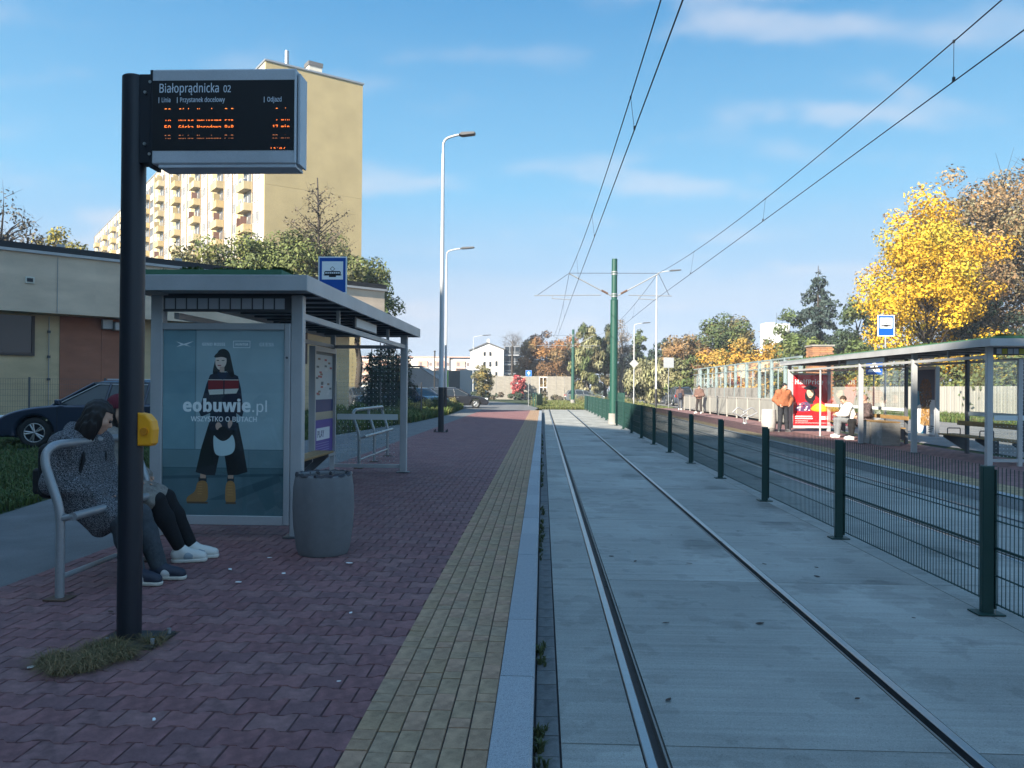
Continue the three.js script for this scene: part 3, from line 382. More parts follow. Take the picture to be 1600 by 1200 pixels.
  // lit-box walls
  const box = (name, z, ad, sgn, dz) => {
    const c = part(t, name, [sp(0.112, 0.172, 0.12, 2.12, z - 0.06, z + 0.06, 0.01), sp(D - 0.06, D + 0.06, 0.0, 2.4, z - 0.05, z + 0.06, 0.01), sp(0.173, D - 0.061, 2.055, 2.12, z - 0.06, z + 0.06, 0.006), sp(0.173, D - 0.061, 0.12, 0.21, z - 0.06, z + 0.06, 0.006), sp(0.172, D - 0.06, 0.2, 2.06, z - 0.03, z + 0.03)], al);
    const p = part(c, 'poster', [quad(1.225, 1.845, X((0.172 + D - 0.06) / 2), 1.1325, z + 0.0345)], mat([1, 1, 1], 0.55, { map: ad }), { uv: true });
    part(c, 'cover_glass', [span(X(0.176), X(D - 0.064), 0.214, 2.051, z + 0.045, z + 0.047)], M.glass);
    part(c, 'lock', [rot(cyl(0.012, 0.012, 0.006, 0, 0, 0, 12), Math.PI / 2).translate(X(0.142), 1.78, z + 0.063)], M.aluDark);
    return c;
  };
  if (adNear) box('poster_case', n0, adNear);
  if (adFar) box('poster_case', n1, adFar);
  // glazing, with a printed band and dots
  const pane = (name, x0, x1, z0, z1, dots) => {
    const g = part(t, name, [span(x0, x1, 0.16, 2.14, z0, z1)], M.glass), along = Math.abs(x1 - x0) > Math.abs(z1 - z0), L = along ? Math.abs(x1 - x0) : Math.abs(z1 - z0), cx = (x0 + x1) / 2, cz = (z0 + z1) / 2;
    part(g, 'printed_band', [along ? quad(L - 0.04, 0.1, cx, 0.97, cz + 0.008) : rot(quad(L - 0.04, 0.1, 0, 0, 0), 0, s * -Math.PI / 2).translate(cx - s * 0.008, 0.97, cz)], mat([0.62, 0.68, 0.68], 0.6));
    if (!dots) return; const geo = new THREE.CircleGeometry(0.0085, 6); if (!along) geo.rotateY(-s * Math.PI / 2); const ms = [];
    for (let a = 0.06; a < L - 0.03; a += 0.075) for (let y = 0.2; y < 2.1; y += 0.075) { if (Math.abs(y - 0.97) < 0.06) continue; ms.push(along ? M4(Math.min(x0, x1) + a, y, cz + 0.0085) : M4(cx - s * 0.0085, y, Math.min(z0, z1) + a)); }
    inst(g, 'printed_dots', geo, M.dot, ms);
  };
  const e0 = 0.13, e1 = B - 0.05;
  if (!adFar) { pane('end_pane', X(e0), X(e1), n1 - 0.004, n1 + 0.004, true); part(t, 'lower_rail', [sp(0.112, B - 0.03, 0.08, 0.14, n1 - 0.02, n1 + 0.02)], al); }
  if (!adNear) { pane('end_pane', X(e0), X(e1), n0 - 0.004, n0 + 0.004, true); part(t, 'end_post', [sp(0.62, 0.7, 0, 2.17, n0 - 0.03, n0 + 0.03)], M.alu); const ec = part(t, 'end_cabinet', [sp(0.705, B - 0.035, 0.3, 2.15, n0 - 0.12, n0 - 0.03, 0.01)], mat([0.035, 0.04, 0.05], 0.35)); part(ec, 'cabinet_band', [sp(0.72, B - 0.05, 0.92, 1.02, n0 - 0.029, n0 - 0.026)], mat([0.5, 0.56, 0.58], 0.5)); part(t, 'lower_rail', [sp(0.112, B - 0.03, 0.08, 0.14, n0 - 0.02, n0 + 0.02)], al); }
  for (let k = 0; k < zs.length - 1; k++) if (!(o.backAds || {})[k]) pane('back_pane', X(B + 0.006), X(B + 0.014), Z(zs[k]) - 0.05, Z(zs[k + 1]) + 0.05, (o.dotBack || []).includes(k));
    else { const za = Z(zs[k]) - 0.1, zb = Z(zs[k + 1]) + 0.1, w = Math.min(1.3, za - zb), zc = o.backAds[k][1] ?? (za + zb) / 2; const c = part(t, 'map_case', [sp(B - 0.05, B + 0.05, 0.3, 2.15, zc - w / 2, zc - w / 2 + 0.05), sp(B - 0.05, B + 0.05, 0.3, 2.15, zc + w / 2 - 0.05, zc + w / 2), sp(B - 0.05, B + 0.05, 0.3, 0.36, zc - w / 2 + 0.051, zc + w / 2 - 0.051), sp(B - 0.05, B + 0.05, 2.07, 2.15, zc - w / 2 + 0.051, zc + w / 2 - 0.051), sp(B, B + 0.04, 0.36, 2.07, zc - w / 2 + 0.05, zc + w / 2 - 0.05)], al); part(c, 'poster', [rot(quad(w - 0.1, 1.71, 0, 0, 0), 0, -s * Math.PI / 2).translate(X(B - 0.003), 1.215, zc)], mat([1, 1, 1], 0.5, { map: o.backAds[k][0] }), { uv: true }); }
  return t;
}
shelter({ x: -2.385, s: -1, zs: [-7.75, -10.8, -13.75], noFront: [1], label: 'near grey tram shelter with shoe advert on its end wall and green roof', adNear: shoeAd, backAds: { 1: [mapAd, -2.35] } });
shelter({ x: 8.95, s: 1, zs: [-16.25, -19.45, -22.65, -25.9, -29.1], thin: [3], label: 'long sunlit glass tram shelter on the opposite platform with a red advert', adFar: saleAd, backAds: { 1: [curlAd, 1.17] }, yellow: true, dotBack: [2] });
function slatBench(label, x, s, z0, z1, back, boxes) {
  const t = thing('shelter_bench', label, 'bench', [x, 0, (z0 + z1) / 2], 0, 'wooden benches in the shelters'), h = Math.abs(z1 - z0) / 2;
  for (let i = 0; i < (back ? 4 : 3); i++) part(t, 'seat_slat', [span(s * (-0.02 - i * 0.105), s * (-0.115 - i * 0.105), 0.44, 0.475, -h, h, 0.006)], M.wood);
  if (back) part(t, 'back_slat', [span(s * 0.03, s * 0.065, 0.68, 0.79, -h, h, 0.006)], M.wood);
  for (const z of [-h + 0.3, 0, h - 0.3]) { part(t, 'bracket', [ext([[s * 0.06, 0.1], [s * 0.06, 0.438], [s * (back ? -0.44 : -0.32), 0.438], [s * (back ? -0.44 : -0.32), 0.40], [s * -0.02, 0.13]], 0.05).translate(0, 0, z - 0.025)], M.aluDark); if (boxes) part(t, 'armrest', [bend([[s * -0.4, 0.476, z + 0.1], [s * -0.4, 0.62, z + 0.1], [s * -0.1, 0.62, z + 0.1], [s * -0.1, 0.476, z + 0.1]], 0.012, 0.03, 8)], M.aluDark); }
}
slatBench('wooden slat bench inside the near shelter below the map case', -3.66, -1, -10.2, -12.5, false, false);
slatBench('wooden bench with backrest on dark brackets in the near half of the opposite shelter', 10.12, 1, -16.3, -19.7, true, true);
slatBench('wooden bench under the seated pair at the far end of the opposite shelter', 10.12, 1, -22.3, -27.2, true, false);
{ const t = thing('planter_seat', 'pale concrete box seat with a wooden top beside the seated pair', 'box seat', [9.5, 0, -22.7]);
  part(t, 'concrete_box', [bx(0.5, 0.62, 0.72, 0, 0.31, 0.5, 0.01), bx(0.5, 0.62, 0.5, 0, 0.31, -0.2, 0.01)], M.concPale); for (let i = 0; i < 5; i++) part(t, 'top_slat', [bx(0.095, 0.035, 1.3, -0.2 + i * 0.1, 0.64, 0.2, 0.005)], M.wood); }
// ---- signs
function signPost(name, label, cat, x, z, top, w, h, tex, o = {}) {
  const t = thing(name, label, cat, [x, 0, z], o.turn || 0, o.group); part(t, 'post', [cyl(0.03, 0.03, top - 0.05, 0, 0, -0.035, 12)], M.galv);
  part(t, 'plate', [bx(w, h, 0.02, 0, top - h / 2, -0.005, 0.004)], M.white); part(t, 'sign_face', [quad(w - 0.01, h - 0.01, 0, top - h / 2, 0.007)], mat([1, 1, 1], 0.4, { map: tex }), { uv: true }); return t;
}
signPost('tram_stop_sign', 'blue and white tram stop sign above the near shelter roof', 'tram sign', -4.22, -15.6, 4.1, 0.58, 0.74, tTram);
signPost('tram_stop_sign', 'blue and white tram stop sign above the opposite sunlit shelter roof', 'tram sign', 10.95, -25.6, 3.92, 0.53, 0.68, tTram);
signPost('crossing_sign', 'blue pedestrian crossing sign seen through the opposite shelter glass', 'road sign', 11.0, -26.6, 2.58, 0.55, 0.55, canvasTex(200, 200, (x) => { x.fillStyle = '#0e55ad'; x.fillRect(0, 0, 200, 200); poly(x, [[100, 22], [180, 168], [20, 168]], '#f2f4f5'); x.fillStyle = '#14161a'; x.beginPath(); x.arc(104, 78, 9, 0, 7); x.fill(); poly(x, [[96, 88], [110, 88], [122, 150], [110, 150], [102, 120], [86, 150], [76, 150], [92, 112]], '#14161a'); }));
signPost('road_sign', 'square grey-backed sign on a thin white post by the road', 'road sign', 10.0, -63, 4.0, 0.8, 0.8, canvasTex(64, 64, (x) => { x.fillStyle = '#8f9498'; x.fillRect(0, 0, 64, 64); }));
{ const t = thing('road_sign', 'diamond sign on a thin white post left of the street lamps', 'road sign', [7.6, 0, -66]); part(t, 'post', [cyl(0.04, 0.04, 3.9, 0, 0, 0, 10)], M.lampWhite); part(t, 'plate', [rot(bx(0.55, 0.55, 0.03, 0, 0, 0, 0.004), 0, 0, Math.PI / 4).translate(0, 3.6, 0.05)], mat([0.36, 0.36, 0.35], 0.5)); }
signPost('pedestrian_sign', 'small round-topped blue sign on a post where the paved path ends', 'road sign', -1.15, -64.5, 2.95, 0.5, 0.5, canvasTex(64, 64, (x) => { x.fillStyle = '#2a6ab8'; x.fillRect(0, 0, 64, 64); x.fillStyle = '#e8ecf0'; x.fillRect(28, 12, 8, 40); x.fillRect(16, 24, 32, 8); }));
// ---- street lamps
function lamp(label, x, z, h, arm, turn, base) {
  const t = thing('street_lamp', label, 'street lamp', [x, 0, z], turn, 'street lamps');
  part(t, 'pole', [cyl(0.085, 0.05, h - 0.6 - base, 0, base, 0, 20), bend([[0, h - 0.62, 0], [0, h - 0.12, 0], [arm * 0.42, h + 0.02, 0], [arm * 0.55, h + 0.03, 0]], 0.04, 0.4, 12)], M.lampWhite);
  if (base) part(t, 'black_base', [cyl(0.1, 0.092, base, 0, 0, 0, 20)], M.blackPaint);
  part(t, 'luminaire', [rot(ext([[arm * 0.5, 0], [arm * 0.6, -0.05], [arm, -0.03], [arm * 1.04, 0.02], [arm, 0.06], [arm * 0.6, 0.07]], 0.22, 0.02).translate(0, 0, -0.11), 0, 0, 0.06).translate(0, h - 0.01, 0)], M.aluDark);
  part(t, 'flange', [bx(0.34, 0.02, 0.34, 0, 0.01, 0, 0.003)], M.blackPaint); for (const [a, b] of [[-1, -1], [1, -1], [1, 1], [-1, 1]]) part(t, 'flange_bolt', [cyl(0.02, 0.016, 0.09, a * 0.2, 0, b * 0.16, 8)], M.blackPaint);
}
lamp('tall pale street lamp with black foot standing on the near platform', -3.4, -26.3, 9.95, 1.05, 0, 1.5);
lamp('second pale street lamp with dark foot beside the grass left of the path', -5.75, -46.5, 9.7, 1.6, 0, 1.5);
lamp('distant street lamp in front of the white gabled house', -9.3, -105, 8.4, 2.3, 0, 0.01);
lamp('taller pale street lamp right of the green mast with black foot', 9.15, -64, 11.0, 1.9, 0, 1.5);
lamp('thin pale street lamp nearest the red roof', 9.9, -86, 8.6, 1.7, 0, 0.01);
{ const t = thing('globe_lamp', 'dark lamp post with a round head beyond the near shelter', 'lamp post', [-10.6, 0, -55.5]); part(t, 'post', [cyl(0.07, 0.05, 4.0, 0, 0, 0, 12)], M.blackPaint); part(t, 'head', [new THREE.SphereGeometry(0.2, 16, 12).translate(0, 4.15, 0), cyl(0.12, 0.24, 0.08, 0, 4.3, 0, 16)], M.aluDark); }
for (const [x, z, h] of [[-15.1, -82, 4.8], [-8.55, -62, 4.3]]) { const t = thing('parking_post', h > 4.5 ? 'dark thin post by the low grey garage' : 'dark thin post among the parked cars', 'post', [x, 0, z]); part(t, 'shaft', [cyl(0.06, 0.05, h, 0, 0, 0, 10)], M.blackPaint); part(t, 'cap', [cyl(0.1, 0.06, 0.1, 0, h, 0, 10)], M.blackPaint); }
// ---- green mesh fence between the tracks
{
  const t = thing('mesh_fence', 'green welded mesh fence with dark posts between the two tracks', 'fence', [FX, TY, 0]), zs = []; for (let k = -1; k < 20; k++) zs.push(-6.03 - k * 2.945);
  zs.forEach((z, i) => { part(t, 'post', [bx(0.085, 1.1, 0.05, 0, 0.555, z, 0.006)], M.fence); part(t, 'post_foot', [bx(0.2, 0.012, 0.16, 0, 0.008, z, 0.003)], M.fence); part(t, 'clamp_strip', [bx(0.012, 1.04, 0.058, 0.052, 0.56, z)], M.fence);
    if (i === zs.length - 1) return; const z1 = zs[i + 1], g = [], w = (a, b, r) => bar(a, b, r, 4); const n = 58;
    for (let k = 1; k < n; k++) { const q = lerp(z, z1, k / n); g.push(w([0.052, 0.07, q], [0.052, 1.1, q], 0.0032)); }
    for (const y of [0.08, 0.29, 0.49, 0.50, 0.70, 0.90]) for (const dx of [0.046, 0.058]) g.push(w([dx, y, z - 0.02], [dx, y, z1 + 0.02], 0.0042));
    part(t, 'wire_panel', g, M.fence); });
}
// ---- overhead line masts and wires
function mast(label, x, z, h, arms, dark) {
  const t = thing('overhead_line_mast', label, 'mast', [x, TY, z], 0, 'overhead line masts'), m = dark ? mat([0.035, 0.028, 0.022], 0.7) : M.pole;
  part(t, 'shaft', [cyl(0.185, 0.175, 5.3, 0, 0.5, 0, 24), cyl(0.135, 0.13, h - 5.8, 0, 5.8, 0, 24)], m); part(t, 'collar', [cyl(0.19, 0.14, 0.06, 0, 5.8, 0, 24)], m); part(t, 'concrete_foot', [cyl(0.24, 0.23, 0.5, 0, 0, 0, 24)], M.concPale);
  if (!arms) return; const y0 = 6.02, y1 = 7.08;
  part(t, 'clamp_band', [cyl(0.15, 0.15, 0.05, 0, y0 - 0.06, 0, 24), cyl(0.15, 0.15, 0.05, 0, y0 + 0.05, 0, 24), cyl(0.15, 0.15, 0.05, 0, y1 - 0.08, 0, 24), cyl(0.15, 0.15, 0.05, 0, y1 + 0.03, 0, 24)], M.galv);
  for (const s of [-1, 1]) {
    const far = s < 0 ? 3.76 : 2.68, tip = s < 0 ? 2.12 : 2.05;
    const a = part(t, 'cantilever', [bar([s * 0.15, y0, 0], [s * tip, y1 - 0.02, 0], 0.03, 10)], M.galv); part(a, 'insulator', [bar([s * 0.3, lerp(y0, y1, 0.09), 0], [s * 0.6, lerp(y0, y1, 0.24), 0], 0.05, 10)], M.rust);
    part(t, 'stay_wire', [bar([s * 0.13, y1, 0], [s * tip, y1, 0], 0.012, 6), bar([s * tip, y1, 0], [s * (far - 0.1), y0 - 0.02, 0], 0.012, 6)], M.wire);
    part(t, 'drop_tube', [bar([s * (s < 0 ? 0.62 : 0.66), y0 + 0.03, 0], [s * far, y0 + 0.0, 0], 0.022, 8)], M.galv); part(t, 'steady_arm', [bar([s < 0 ? -2.9 : 1.15, y0 - 0.02, 0], [s < 0 ? -2.9 : 1.15, y0 - 0.14, 0], 0.016, 6), bar([s < 0 ? -2.95 : 1.12, y0 - 0.13, 0], [s < 0 ? -2.05 : 2.0, y0 - 0.19, 0], 0.02, 8)], M.galv);
  }
}
mast('nearest tall green overhead line mast with both cantilevers in view', 3.33, -37.1, 7.75, true);
mast('second green overhead line mast far down the track', 3.1, -81, 7.7, true);
mast('rust-dark overhead line mast farthest away near the noise wall', 0.35, -118, 7.5, false, true);
mast('dark mast in front of the shade-coloured side of the white house', -4.2, -108, 7.4, false, true);
const MZ = -37.1, NZ = 8;                                            // wires run from behind the camera to the mast and on to the next one
const mess = (cx) => (z) => { const near = z > MZ, u = near ? (z - MZ) / (NZ - MZ) : (MZ - z) / 43.9, x0 = cx < 3 ? 1.21 : 5.37, x1 = near ? (cx < 3 ? 1.5 : 5.5) : (cx < 3 ? 1.0 : 5.1); return [lerp(x0, x1, u), 6.92 - 3.1 * u * (1 - u), z]; };
const cont = (cx) => (z) => { const near = z > MZ, u = near ? (z - MZ) / (NZ - MZ) : (MZ - z) / 43.9, x0 = cx < 3 ? 1.29 : 5.2, x1 = near ? (cx < 3 ? 1.55 : 5.62) : (cx < 3 ? 1.05 : 5.25); return [lerp(x0, x1, u), 5.66 - 0.12 * u * (1 - u), z]; };
for (const [cx, who] of [[1.24, 'near'], [5.42, 'far']]) {
  const line = (f, r) => { const g = []; for (let k = 0; k < 24; k++) { const a = lerp(NZ, MZ, k / 24), b = lerp(NZ, MZ, (k + 1) / 24); g.push(bar(f(a), f(b), r, 6)); } for (let k = 0; k < 10; k++) g.push(bar(f(lerp(MZ - 0.001, -81, k / 10)), f(lerp(MZ - 0.001, -81, (k + 1) / 10)), r, 5)); return g; };
  const t = thing('overhead_wire', who === 'near' ? 'overhead wire pair above the near track left of the green mast' : 'overhead wire pair crossing the sky at upper right above the far track', 'overhead wire', [0, 0, 0]);
  part(t, 'messenger_wire', line(mess(cx), 0.0095), M.wire); part(t, 'contact_wire', line(cont(cx), 0.0095), M.wire);
  for (const z of cx < 3 ? [-12.6, -21.5, -30, -46, -56, -66] : [-10.7, -19.5, -28.5, -46, -56, -66]) { const a = mess(cx)(z), b = cont(cx)(z); part(t, 'dropper', [bar(a, b, 0.004, 5), bx(0.03, 0.06, 0.03, b[0], b[1] + 0.03, b[2]), bx(0.025, 0.04, 0.025, ...a)], M.wire); }
}

// ================================================================ PEOPLE
function netMesh(f, mn, mx, h) {                                     // surface nets of a distance field
  const n = [0, 1, 2].map((k) => Math.ceil((mx[k] - mn[k]) / h) + 1), [nx, ny, nz] = n, val = new Float32Array(nx * ny * nz), id = new Int32Array(nx * ny * nz).fill(-1);
  for (let k = 0, q = 0; k < nz; k++) for (let j = 0; j < ny; j++) for (let i = 0; i < nx; i++, q++) val[q] = f(mn[0] + i * h, mn[1] + j * h, mn[2] + k * h);
  const pos = [], idx = [], at = (i, j, k) => i + nx * (j + ny * k), cor = [[0, 0, 0], [1, 0, 0], [0, 1, 0], [1, 1, 0], [0, 0, 1], [1, 0, 1], [0, 1, 1], [1, 1, 1]], edges = [];
  for (let a = 0; a < 8; a++) for (const b of [1, 2, 4]) if (!(a & b)) edges.push([a, a | b]);
  for (let k = 0; k < nz - 1; k++) for (let j = 0; j < ny - 1; j++) for (let i = 0; i < nx - 1; i++) {
    let m = 0; const v = cor.map(([a, b, c], q) => { const w = val[at(i + a, j + b, k + c)]; if (w < 0) m |= 1 << q; return w; });
    if (!m || m === 255) continue; let c = 0, x = 0, y = 0, z = 0;
    for (const [a, b] of edges) if (((m >> a) & 1) !== ((m >> b) & 1)) { const t = v[a] / (v[a] - v[b]); x += cor[a][0] + t * (cor[b][0] - cor[a][0]); y += cor[a][1] + t * (cor[b][1] - cor[a][1]); z += cor[a][2] + t * (cor[b][2] - cor[a][2]); c++; }
    id[at(i, j, k)] = pos.length / 3; pos.push(mn[0] + (i + x / c) * h, mn[1] + (j + y / c) * h, mn[2] + (k + z / c) * h);
  }
  const face = (a, b, c, d, flip) => { if (a < 0 || b < 0 || c < 0 || d < 0) return; flip ? idx.push(a, c, b, a, d, c) : idx.push(a, b, c, a, c, d); };
  for (let k = 1; k < nz - 1; k++) for (let j = 1; j < ny - 1; j++) for (let i = 1; i < nx - 1; i++) {
    const o = at(i, j, k), s = val[o] < 0;
    if (s !== val[o + 1] < 0) face(id[at(i, j - 1, k - 1)], id[at(i, j, k - 1)], id[o], id[at(i, j - 1, k)], !s);
    if (s !== val[o + nx] < 0) face(id[at(i - 1, j, k - 1)], id[at(i - 1, j, k)], id[o], id[at(i, j, k - 1)], !s);
    if (s !== val[o + nx * ny] < 0) face(id[at(i - 1, j - 1, k)], id[at(i, j - 1, k)], id[o], id[at(i - 1, j, k)], !s);
  }
  const g = new THREE.BufferGeometry(); g.setAttribute('position', new THREE.Float32BufferAttribute(pos, 3)); g.setIndex(idx); g.computeVertexNormals(); return g;
}
const smin = (a, b, k) => { const h = Math.max(k - Math.abs(a - b), 0) / k; return Math.min(a, b) - h * h * k * 0.25; };
function capD(x, y, z, [a, b, ra, rb]) { const dx = b[0] - a[0], dy = b[1] - a[1], dz = b[2] - a[2], px = x - a[0], py = y - a[1], pz = z - a[2], t = clamp((px * dx + py * dy + pz * dz) / (dx * dx + dy * dy + dz * dz + 1e-9)); return Math.hypot(px - dx * t, py - dy * t, pz - dz * t) - (ra + (rb - ra) * t); }
const ell = (x, y, z, c, r) => { const p = Math.hypot((x - c[0]) / r[0], (y - c[1]) / r[1], (z - c[2]) / r[2]), q = Math.hypot((x - c[0]) / r[0] ** 2, (y - c[1]) / r[1] ** 2, (z - c[2]) / r[2] ** 2); return p * (p - 1) / (q + 1e-9); };
function field(bones, k) { return (x, y, z) => { let d = 9; for (const b of bones) d = smin(d, capD(x, y, z, b), k); return d; }; }
function meshOf(bones, k, h, cut) { const mn = [9, 9, 9], mx = [-9, -9, -9]; for (const [a, b, ra, rb] of bones) for (let q = 0; q < 3; q++) { const r = Math.max(ra, rb) + 2.5 * h; mn[q] = Math.min(mn[q], a[q] - r, b[q] - r); mx[q] = Math.max(mx[q], a[q] + r, b[q] + r); } const f0 = field(bones, k); return netMesh(cut ? (x, y, z) => cut(x, y, z, f0(x, y, z)) : f0, mn, mx, h); }
const add3 = (a, b, s = 1) => [a[0] + b[0] * s, a[1] + b[1] * s, a[2] + b[2] * s], mix3 = (a, b, t) => [lerp(a[0], b[0], t), lerp(a[1], b[1], t), lerp(a[2], b[2], t)];
function handGeo(side, h) {                                          // wrist at 0, fingers down, palm towards the thigh
  const s = side, B = [[[0, 0.01, 0], [0, -0.03, 0], 0.02, 0.022]]; for (const z of [-0.024, -0.008, 0.008, 0.024]) B.push([[0, -0.025, z * 0.7], [0, -0.085, z], 0.014, 0.0125]);
  [[0.028, 0.066], [0.0095, 0.076], [-0.0095, 0.072], [-0.028, 0.055]].forEach(([z, l]) => { const p0 = [0, -0.088, z], p1 = [-s * 0.006, -0.088 - l * 0.45, z], p2 = [-s * 0.022, -0.088 - l * 0.74, z], p3 = [-s * 0.04, -0.088 - l * 0.86, z]; B.push([p0, p1, 0.0095, 0.0088], [p1, p2, 0.0088, 0.008], [p2, p3, 0.008, 0.0068]); });
  B.push([[0, -0.03, 0.02], [-s * 0.012, -0.06, 0.046], 0.0125, 0.0105], [[-s * 0.012, -0.06, 0.046], [-s * 0.024, -0.09, 0.05], 0.0102, 0.0082]);
  return meshOf(B, 0.008, h);
}
const headF = (x, y, z) => {
  let d = ell(x, y, z, [0, 0.025, -0.012], [0.076, 0.098, 0.096]); d = smin(d, ell(x, y, z, [0, -0.035, 0.025], [0.058, 0.07, 0.066]), 0.03); d = smin(d, capD(x, y, z, [[0, -0.092, 0.05], [0, -0.085, 0.04], 0.024, 0.03]), 0.03);
  const ax = Math.abs(x); d = smin(d, capD(ax, y, z, [[0.045, -0.02, 0.05], [0.05, -0.03, 0.03], 0.02, 0.02]), 0.025); d = smin(d, capD(ax, y, z, [[0.0, 0.027, 0.084], [0.042, 0.026, 0.066], 0.01, 0.009]), 0.015);
  d = -smin(-d, Math.hypot(ax - 0.032, y - 0.006, z - 0.093) - 0.015, 0.012); d = smin(d, capD(x, y, z, [[0, 0.012, 0.08], [0, -0.026, 0.103], 0.008, 0.013]), 0.012); d = smin(d, capD(ax, y, z, [[0.004, -0.033, 0.092], [0.013, -0.032, 0.088], 0.008, 0.007]), 0.008);
  d = smin(d, capD(ax, y, z, [[0, -0.055, 0.086], [0.02, -0.057, 0.078], 0.0085, 0.005]), 0.006); d = smin(d, capD(ax, y, z, [[0, -0.068, 0.083], [0.015, -0.067, 0.078], 0.008, 0.005]), 0.006); d = smin(d, ell(ax, y, z, [0.08, -0.002, -0.008], [0.012, 0.032, 0.019]), 0.01);
  return smin(d, capD(x, y, z, [[0, -0.05, -0.03], [0, -0.16, -0.05], 0.052, 0.055]), 0.03);
};
const skinM = mat([0.52, 0.31, 0.22], 0.6), hairDark = mat([0.016, 0.012, 0.011], 0.6, { map: rep(tWood, 20) }), hairBrown = mat([0.07, 0.038, 0.022], 0.6, { map: rep(tWood, 20) });
function person(o) {
  const t = thing('person', o.label, 'person', o.pos, o.turn), J = o.j, h = o.cell || 0.013, hh = o.cell > 0.014 ? 0.009 : 0.006, mid = mix3(J.hip, J.chest, 0.5);
  const torso = (q) => [[add3(J.hip, [0.06, 0, 0]), add3(J.chest, [0.07, 0, 0]), 0.105 + q, 0.1 + q], [add3(J.hip, [-0.06, 0, 0]), add3(J.chest, [-0.07, 0, 0]), 0.105 + q, 0.1 + q], [J.chest, mix3(J.chest, J.neck, 0.75), 0.12 + q, 0.07 + q], [J.shR, J.shL, 0.062 + q, 0.062 + q], [mix3(J.chest, J.shL, 0.4), J.shL, 0.09 + q, 0.06 + q], [mix3(J.chest, J.shR, 0.4), J.shR, 0.09 + q, 0.06 + q]];
  const arms = (q, c = 1) => ['L', 'R'].flatMap((s) => [[J['sh' + s], J['el' + s], 0.056 + q, 0.043 + q], [J['el' + s], mix3(J['el' + s], J['wr' + s], c), 0.043 + q, lerp(0.043, 0.029, c) + q * 0.8]]);
  const legs = (q, c = 1) => ['L', 'R'].flatMap((s) => { const hp = add3(J.hip, [s === 'L' ? 0.085 : -0.085, -0.03, 0]); return [[hp, J['kn' + s], 0.09 + q, 0.06 + q], [J['kn' + s], mix3(J['kn' + s], J['an' + s], 0.35), 0.058 + q, 0.06 + q], [mix3(J['kn' + s], J['an' + s], 0.35), mix3(J['kn' + s], J['an' + s], c), 0.06 + q, lerp(0.06, 0.038, c) + q * (o.slim ? 0.7 : 1.1)]]; });
  const head = new THREE.Matrix4().compose(V(...J.head), new THREE.Quaternion().setFromEuler(new THREE.Euler(J.pitch || 0, J.yaw || 0, J.tilt || 0, 'YXZ')), V(1, 1, 1)), H = (g) => g.applyMatrix4(head), hp = (p) => V(...p).applyMatrix4(head).toArray();
  const hg = H(netMesh(headF, [-0.11, -0.19, -0.13], [0.11, 0.15, 0.14], hh));
  const hands = ['L', 'R'].map((s) => { const g = handGeo(s === 'L' ? 1 : -1, o.cell > 0.014 ? 0.006 : 0.004), d = o['hand' + s] || J['wr' + s].map((v, k) => v - J['el' + s][k]); g.applyQuaternion(new THREE.Quaternion().setFromUnitVectors(V(0, -1, 0), V(...d).normalize())); return g.translate(...J['wr' + s]); });
  const feet = ['L', 'R'].flatMap((s) => [[J['an' + s], add3(J['an' + s], [0, -0.03, -0.02]), 0.04, 0.035], [add3(J['an' + s], [0, -0.04, 0]), J['toe' + s], 0.036, 0.026]]);
  const body = meshOf([...torso(0), ...arms(0), ...legs(0), ...feet, [J.neck, hp([0, -0.1, -0.035]), 0.058, 0.052]], 0.035, h);
  part(t, 'body', [body, hg, ...hands], o.skin || skinM);
  for (const s of [-1, 1]) part(t, 'eye', [H(new THREE.SphereGeometry(0.0125, 12, 8).translate(s * 0.032, 0.005, 0.083))], mat([0.05, 0.035, 0.03], 0.2));
  part(t, 'mouth', [H(bx(0.036, 0.004, 0.012, 0, -0.0618, 0.086, 0.0015))], mat([0.3, 0.1, 0.09], 0.6));
  // trousers, coat, shoes
  const tq = o.loose || 0.014; part(t, 'trousers', meshOf([...legs(tq, 0.93), [add3(J.hip, [0.05, 0, 0]), add3(J.hip, [0.05, 0.1, 0]), 0.118, 0.112], [add3(J.hip, [-0.05, 0, 0]), add3(J.hip, [-0.05, 0.1, 0]), 0.118, 0.112]], 0.03, h), o.trousers);
  const cb = [...torso(o.thick || 0.03), ...arms(o.thick || 0.03, 0.97)]; if (o.hem) for (const s of ['L', 'R']) cb.push([add3(J.hip, [s === 'L' ? 0.085 : -0.085, -0.02, 0]), mix3(add3(J.hip, [s === 'L' ? 0.085 : -0.085, -0.03, 0]), J['kn' + s], o.hem), 0.125, 0.105]);
  if (o.drop) for (const s of [-0.11, 0.11]) cb.push([[s, J.hip[1] - 0.03, J.hip[2] + 0.05], [s * 0.9, J.hip[1] - 0.12 - o.drop, J.hip[2] + 0.17], 0.13, 0.085]);
  if (o.collar) cb.push([mix3(J.neck, J.chest, 0.1), add3(J.neck, [0, 0.05, -0.01]), 0.09, 0.075]);
  const wr = (x, y, z) => (fbm(x * 14 + 40, y * 11 + z * 9 + 40, 9999, 2, 17) - 0.5) * 0.022;
  part(t, o.coatName || 'jacket', meshOf(cb, 0.05, h, (x, y, z, d) => { d += wr(x, y, z); return o.hemY ? Math.max(d, o.hemY - y) : d; }), o.coat);
